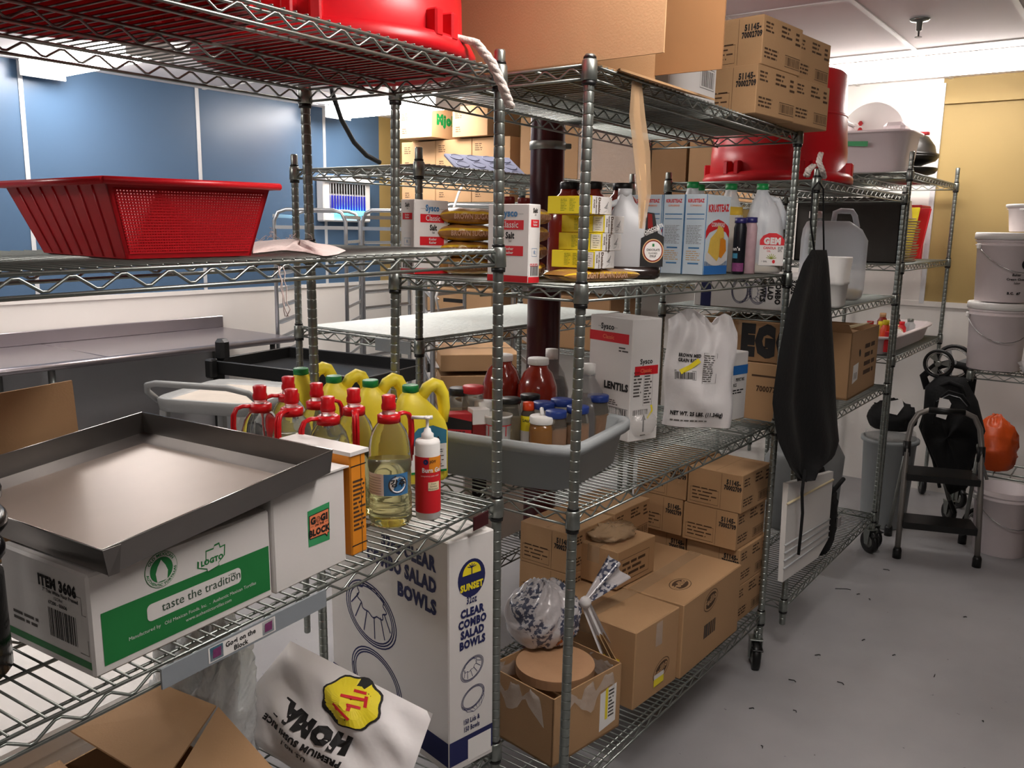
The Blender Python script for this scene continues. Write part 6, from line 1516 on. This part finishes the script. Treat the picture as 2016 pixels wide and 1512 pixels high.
# pan racks
mat('alu', '#b4b6b8', .35, .85, .05, 10)
def pan_rack(W=.52, D=.56, H=1.81, n=12):
    fr = MB().m('alu')
    for y_ in (0, D):
        fr.tube([(0, y_, .12), (0, y_, H-.08), (.03, y_, H-.02), (.09, y_, H), (W-.09, y_, H), (W-.03, y_, H-.02), (W, y_, H-.08), (W, y_, .12)], .0145, 8)
        for z in (.16, H-.14): fr.box(0, y_-.01, z, W, y_+.01, z+.025)
    for x_ in (0, W):
        for z in (.16, H-.06): fr.box(x_-.01, 0, z, x_+.01, D, z+.025)
    ps = [('rack_frame', fr)]
    for k in range(n):
        z = .26+k*(H-.5)/(n-1)
        for x_ in (0, W): ps.append(('runner', MB().m('alu').box(x_-(.002 if x_ else .004), 0, z, x_+(.004 if x_ else .035), D, z+.004).box(x_-.003, 0, z, x_+.003, D, z+.022)))
    for x_ in (0, W):
        for y_ in (0, D): ps.append(('caster', MB().m('blackplastic').lathe([(.03, 0), (.045, .02), (.045, .08), (.02, .12)], x_, y_, 12)))
    return ps
PR = freeze(pan_rack())
a = cast(537, 600, I4, y=3.55); c_ = cast(682, 600, I4, y=3.02)
for (p, q, lb) in (((545, 5.16), (690, 4.72), 'aluminium pan rack standing before the blue wall, nearest the black cart'), ((716, 4.62), (812, 4.18), 'aluminium pan rack right of the first, behind the salt boxes'), ((852, 2.95), (962, 2.75), 'aluminium pan rack behind the low lined unit, beside the column')):
    A0 = cast(p[0], 600, I4, y=p[1]) if 0 else cast(p[0], 600, I4, y=p[1]); d = cast(q[0], 600, I4, y=q[1])-A0; yaw = math.atan2(d.y, d.x)
    thing('pan_rack', lb, 'rack', Matrix.Translation((A0.x, A0.y, 0)) @ Matrix.Rotation(yaw, 4, 'Z'), PR, 'aluminium pan racks at the back')
    if p[0] == 852:
        for k in range(5): thing('packed_case', f'brown carton held in the pan rack beside the column, level {k+1} from below', 'case', Matrix.Translation((A0.x, A0.y, 0)) @ Matrix.Rotation(yaw, 4, 'Z') @ TR(.045, .05, .287+.2291*k if 0 else .49+k*.1145), carton(.43, .5, .09, 'card'), 'brown cartons in the pan rack')
# white carton low behind the column
thing('white_carton', 'white carton with a dark handle hole on the bottom deck of the low unit', 'carton', FM @ TR(.38, .12, zM[2]+.003), MB().m('paper').box(0, 0, 0, .42, .36, .36, .004).m('ink').pp(pf(), [(.05, .2), (.14, .2), (.14, .34), (.05, .34)], 1))
# ================================================================ right end: buckets, stroller, ladder
XB = 5.22; C = cast(1957, 727, I4, x=XB); zv = C.z
FV = Matrix.Translation((4.76, .80, 0)) @ Matrix.Rotation(-PI/2, 4, 'Z')      # x runs along the end wall towards the viewer's right
rack('wire shelving unit by the end wall holding the white buckets', Matrix.Translation((5.05, .71, 0)) @ Matrix.Rotation(-PI/2, 4, 'Z'), 1.2, .56, [(zv-.002,)], zv-.0, .05, posts=((1.2, 0), (1.2, .56)))
def bucket(h=.36, r=.145, lid=True):
    b = MB().m('bucketwhite').lathe([(r*.86, 0), (r*.88, .004), (r*.97, h*.80), (r*1.03, h*.81), (r*1.03, h*.825), (r*.98, h*.83), (r*.98, h*.86), (r*1.04, h*.87), (r*1.04, h*.885), (r, h*.89), (r, h*.94)]+([] if lid else [(r*.96, h*.94), (r*.84, .01), (0, .01)]), seg=36, cap=lid)
    ps = [('bucket_body', b)]
    if lid: ps.append(('lid', MB().m('white').lathe([(r*1.04, h*.9), (r*1.075, h*.905), (r*1.075, h*.985), (r*1.04, h), (r*.9, h), (r*.88, h-.008), (0, h-.008)], seg=36)))
    hd = MB().m('silver'); hd.tube([(r*1.03*math.cos(a)*1.0, r*1.03*math.sin(a)-.0, h*.8-.11*math.sin(a)) if 0 else (r*1.05*math.cos(a), -r*1.15*math.sin(a), h*.80-.13*math.sin(a)) for a in [PI*k/12 for k in range(13)]], .0025, 6)
    hd.m('white').box(-r*1.09, -.015, h*.76, -r*1.0, .015, h*.84, .004).box(r*1.0, -.015, h*.76, r*1.09, .015, h*.84, .004)
    ps.append(('wire_handle', hd)); return ps
mat('bucketwhite', '#ddd2d2', .4, 0, .05, 8)
BK = freeze(bucket())
lbm = MB().m('ink'); 
def bpos(px, dz): c = cast(px, 700, I4, x=4.98); return c
c1 = cast(1957, 700, I4, x=XB); c2 = cast(1974, 560, I4, x=XB)
Mb1 = Matrix.Translation((XB, c1.y, zv+.004)) @ Matrix.Rotation(-1.2, 4, 'Z')
thing('bucket', 'lower white bucket on the wire shelf by the end wall', 'bucket', Mb1, BK, 'white lidded buckets')
M2b = Matrix.Translation((XB, c2.y, zv+.368)) @ Matrix.Rotation(-.9, 4, 'Z'); a = face_cam(M2b)
l_ = MB().m('ink'); wraptext(l_, 'Baker', .143, .14, .012, a+.42, 1.2); wraptext(l_, 'Cream Cheese', .143, .118, .011, a+.46, 1.2); wraptext(l_, 'Icing', .143, .098, .011, a+.46, 1); wraptext(l_, 'B.C.  #7', .141, .045, .012, a+.4, 2)
l_.m('ink'); o = [((.1445)*math.cos(a+.8+.25*math.cos(t)), (.1445)*math.sin(a+.8+.25*math.cos(t)), .20+.03*math.sin(t)) for t in [2*PI*k/20 for k in range(20)]]; l_.add(o, [tuple(range(20))], False)
thing('bucket', 'upper white bucket with printed text stacked on the lower one', 'bucket', M2b, [(p[0], p[1]) for p in BK]+[('printed_label', l_)], 'white lidded buckets')
thing('bucket', 'topmost white bucket cut off by the right edge of the photo', 'bucket', Matrix.Translation((XB+.02, c2.y-.12, zv+.368+.366)) @ Matrix.Rotation(-.4, 4, 'Z'), freeze(bucket(.14, .14)), 'white lidded buckets')
thing('white_bag', 'rolled white bag lying on the bucket shelf at the right edge', 'bag', Matrix.Translation((5.14, c1.y-.26, zv+.004)), crumple((0, 0, 0), .10, .12, .05, 'sackwhite', 14, 24, 14))
fb = MB().m('bucketwhite')
cb_ = cast(1978, 1000, I4, x=4.98)
thing('bucket', 'open white bucket on the floor under the shelf', 'bucket', Matrix.Translation((5.20, cast(1984, 900, I4, x=5.20).y-.01, 0)) @ Matrix.Rotation(-1, 4, 'Z'), freeze(bucket(.38, .15, False)), None)
thing('orange_bag', 'orange plastic bag on the low dolly behind the stroller', 'bag', Matrix.Translation((5.72, cast(1962, 820, I4, x=5.72).y, .325)), crumple((0, 0, 0), .11, .12, .15, 'orangebag', 15, 30, 20, amp=.2)); mat('orangebag', '#d8551c', .4, 0, .3, 8)
for k, (dy, z_, mn, lb) in enumerate(((-.52, .205, 'card_in', 'dark carton at the right edge under the bucket shelf'), (-.53, .50, 'blue', 'blue topped crate above the dark carton at the right edge'))):
    thing('storage_crate', lb, 'crate', Matrix.Translation((5.06, .80+dy-.36, z_-.205)), MB().m(mn).box(0, 0, 0, .42, .38, .28, .006).m('cream').box(.0, .0, .281, .42, .38, .30, .004))
# ---- step ladder
A1, A2 = cast(1765, 1098, I4, z=0), cast(1922, 1116, I4, z=0); B1, B2 = cast(1746, 1043, I4, z=0), cast(1893, 1063, I4, z=0)
u = (A2-A1).normalized(); wd = (A2-A1).length; bk = ((B1+B2)/2-(A1+A2)/2); bk -= u*bk.dot(u)
n_ = bk.normalized()
def LP(t, s_, h): return A1+u*(t*wd)+n_*s_+VZ*h
topz = hgt(812, (A1+A2).x/2+n_.x*.12, (A1+A2).y/2+n_.y*.12, I4, .9)
mat('ladderalu', '#8a8580', .45, .6, .08, 12)
fr = MB().m('ladderalu')
rl = .13
front = [LP(0, 0, .03), LP(.02, .06, topz*.5), LP(.04, .12, topz-.16), LP(.07, .135, topz-.08), LP(.15, .14, topz-.02), LP(.27, .145, topz)]
mir = [LP(1, 0, .03), LP(.98, .06, topz*.5), LP(.96, .12, topz-.16), LP(.93, .135, topz-.08), LP(.85, .14, topz-.02), LP(.73, .145, topz)]
fr.tube(front+mir[::-1], .0145, 10)
bl = MB().m('zinc_dull'); 
pb = [MB().m('zinc_dull').tube([LP(-.0, .36, .03), LP(.05, .15, topz-.22)], .011, 8), MB().m('zinc_dull').tube([LP(1.0, .36, .03), LP(.95, .15, topz-.22)], .011, 8)]
gp = MB().m('blackplastic').tube([LP(.27, .145, topz), LP(.73, .145, topz)], .018, 10)
ps = [('side_rails', fr), ('grip', gp)]+[('rear_leg', b_) for b_ in pb]
def tread(h, s0, d): 
    p = [LP(.04, s0, h), LP(.96, s0, h), LP(.96, s0+d, h), LP(.04, s0+d, h)]
    return MB().m('blackplastic').slab(p, (0, 0, .035))
ps += [('tread', tread(.17, -.01, .17)), ('tread', tread(.42, .04, .2))]
for t, s_ in ((0, 0), (1, 0), (0, .36), (1, .36)):
    p = LP(t, s_, 0); ps.append(('rubber_foot', MB().m('blackplastic').lathe([(.022, 0), (.022, .045), (.017, .06)], p.x, p.y, 12)))
for t, s_ in ((.035, .105), (.965, .105)):
    ps.append(('hinge_bracket', MB().m('blackplastic').tube([LP(t, s_, topz-.25), LP(t, s_+.015, topz-.17)], .02, 10)))
thing('step_ladder', 'folding aluminium step ladder with black treads at the end of the aisle', 'ladder', I4, ps)
# ---- folded stroller behind it
X_ = 5.36
def SP(px, py, dx=0): return cast(px, py, I4, x=X_+dx)
def wheel_parts(px, py, r, dx=0, tilt=0, light=False):
    c = SP(px, py, dx); T = Matrix.Translation(c) @ Matrix.Rotation(PI/2+tilt, 4, 'Y')
    b = MB().m('blackplastic'); b.T = T; b.tube([(r*math.cos(a), r*math.sin(a), 0) for a in [2*PI*k/28 for k in range(28)]], r*.12, 8, closed=True)
    b.m('silver').tube([(r*.82*math.cos(a), r*.82*math.sin(a), 0) for a in [2*PI*k/28 for k in range(28)]], r*.05, 6, closed=True)
    b.m('alu' if light else 'zinc_dull')
    for k in range(3):
        a = 2*PI*k/3+.4; b.slab([(0, 0, -.006), (r*.8*math.cos(a-.35), r*.8*math.sin(a-.35), -.006), (r*.8*math.cos(a+.35), r*.8*math.sin(a+.35), -.006)], (0, 0, .012))
    b.lathe([(r*.2, -.03), (r*.22, 0), (r*.2, .03)], seg=12)
    b.T = None; return b
fr = MB().m('blackplastic')
for pts, r in ((((1885, 800), (1905, 870), (1925, 940), (1945, 990)), .013), (((1838, 860), (1855, 930), (1868, 980), (1880, 1010)), .013), (((1862, 745), (1858, 800), (1850, 850)), .014), (((1898, 745), (1902, 800), (1897, 850)), .014), (((1828, 790), (1812, 840), (1838, 905), (1850, 960)), .010)):
    fr.tube([SP(*p) for p in pts], r, 8)
fr.m('zinc_dull').tube([SP(1905, 815, -.03), SP(1930, 900, -.03), SP(1955, 985, -.03)], .009, 8)
fr.m('zinc_dull').tube([SP(1838, 880, -.03), SP(1870, 985, -.03)], .009, 8)
hand = MB().m('blackcloth').tube([SP(x, y, .02) for x, y in ((1826, 765), (1818, 740), (1840, 722), (1870, 715), (1900, 722), (1915, 745), (1910, 775))], .022, 10)
hand.tube([SP(x, y, -.05) for x, y in ((1838, 790), (1845, 762), (1870, 752), (1893, 762), (1900, 790))], .014, 8)
seat = MB().m('blackcloth')
So = [(1822, 760), (1848, 738), (1900, 742), (1925, 790), (1940, 850), (1918, 905), (1905, 960), (1868, 975), (1840, 905), (1815, 850)]
ctr = SP(1872, 855)
seat.grid(lambda u_, v_: (lambda i, t: (ctr.lerp(SP(*So[i % 10]).lerp(SP(*So[(i+1) % 10]), t), math.sin(v_*PI))+Vector((-.11*math.cos(v_*PI)*(1+.15*math.sin(u_*25)), 0, 0))))(int(u_*10), u_*10-int(u_*10)), 40, 14, closed_u=True)
hn = MB().m('blackcloth').tube([SP(x, y, -.14) for x, y in ((1838, 835), (1842, 790), (1868, 770), (1895, 778), (1908, 800))], .008, 6); hn.m('alu').tube([SP(x, y, -.145) for x, y in ((1843, 790), (1868, 777), (1890, 783), (1905, 800))], .003, 6)
thing('folded_stroller', 'folded black stroller with its small wheels pointing up behind the step ladder', 'stroller', I4,
      [('stroller_frame', fr), ('push_handle', hand), ('seat_fabric', seat), ('harness', hn), ('wheel', wheel_parts(1848, 716, .075, .0)), ('wheel', wheel_parts(1878, 714, .095, .03, .1, True)), ('wheel', wheel_parts(1935, 1035, .10, .02)),
       ('paper_tag', MB().m('paper').slab([SP(1850, 783, -.16), SP(1868, 787, -.16), SP(1873, 795, -.16), SP(1862, 826, -.17), SP(1843, 820, -.17)], (-.002, 0, 0)))])
# translucent bin with black cap and paper left of the ladder
C = cast(1750, 985, I4, x=5.22)
yb = cast(1745, 900, I4, x=5.2).y
b = MB().m('binclear').lathe([(.12, 0), (.125, .01), (.145, .5), (.16, .51), (.16, .53), (.145, .535), (.137, .5)], seg=34)
thing('waste_bin', 'round grey plastic waste bin left of the step ladder', 'bin', Matrix.Translation((5.25, yb, 0)), [('bin_body', b), ('bin_liner', crumple((0, 0, .50), .132, .132, .05, 'film', 31, 28, 14))])
thing('black_jacket', 'black jacket lying on the waste bin', 'jacket', Matrix.Translation((5.24, yb+.0, .585)), crumple((0, 0, 0), .12, .125, .08, 'blackcloth', 32, 28, 18))
p = [cast(x, y, I4, x=5.1) for x, y in ((1752, 790), (1776, 786), (1779, 800), (1766, 817), (1748, 813))]
thing('paper_sheet', 'folded white paper on the black jacket', 'paper', I4, MB().m('paper').slab(p, (.006, 0, 0)))
# low chrome dolly with wheels behind the ladder
b = MB().m('zinc')
for k in range(6): b.tube([(5.55, .25+.09*k, .32), (5.9, .25+.09*k, .32)], .004, 6)
for x_ in (5.55, 5.9): b.tube([(x_, .2, .32), (x_, .8, .32)], .006, 6); b.tube([(x_, .2, .26), (x_, .8, .26)], .006, 6)
ps = [('wire_deck', b)]
for x_ in (5.55, 5.9):
    for y_ in (.2, .8):
        ps.append(('post', MB().m('zinc').lathe([(.0125, .12), (.0125, .62)], x_, y_, 12))); fcm, wcm = caster_parts(); f_ = fcm.mesh('caster'); w_2 = wcm.mesh('wheel'); T = Matrix.Translation((x_, y_, 0)) @ Matrix.Rotation(.7, 4, 'Z'); f_.transform(T); w_2.transform(T); ps.append(('caster', f_, [('wheel', w_2)]))
thing('wire_dolly', 'low chrome wire dolly on casters behind the step ladder', 'dolly', I4, ps)
# crumbs and scuffs on the floor
rr = random.Random(12)
for k, (px, py, L_) in enumerate(((1745, 1122, .03), (1660, 1160, .07), (1690, 1170, .012), (1712, 1180, .02), (1840, 1330, .03), (1655, 1345, .03), (1565, 1400, .02), (1700, 1260, .012), (1760, 1290, .01), (1480, 1395, .015), (1900, 1215, .012), (1610, 1290, .02), (1935, 1420, .012), (1560, 1340, .03), (1500, 1470, .02))):
    p = cast(px, py, I4, z=.001); a = rr.uniform(0, 3); b = MB().m('ink'); b.tube([p+Vector((L_*(t-.5)*math.cos(a)+.006*math.sin(5*t), L_*(t-.5)*math.sin(a), .0015)) for t in (0, .3, .6, 1)], .0018, 4)
    thing('floor_scrap', 'small dark scrap lying on the grey floor of the aisle', 'scrap', I4, b, 'dark scraps on the aisle floor')
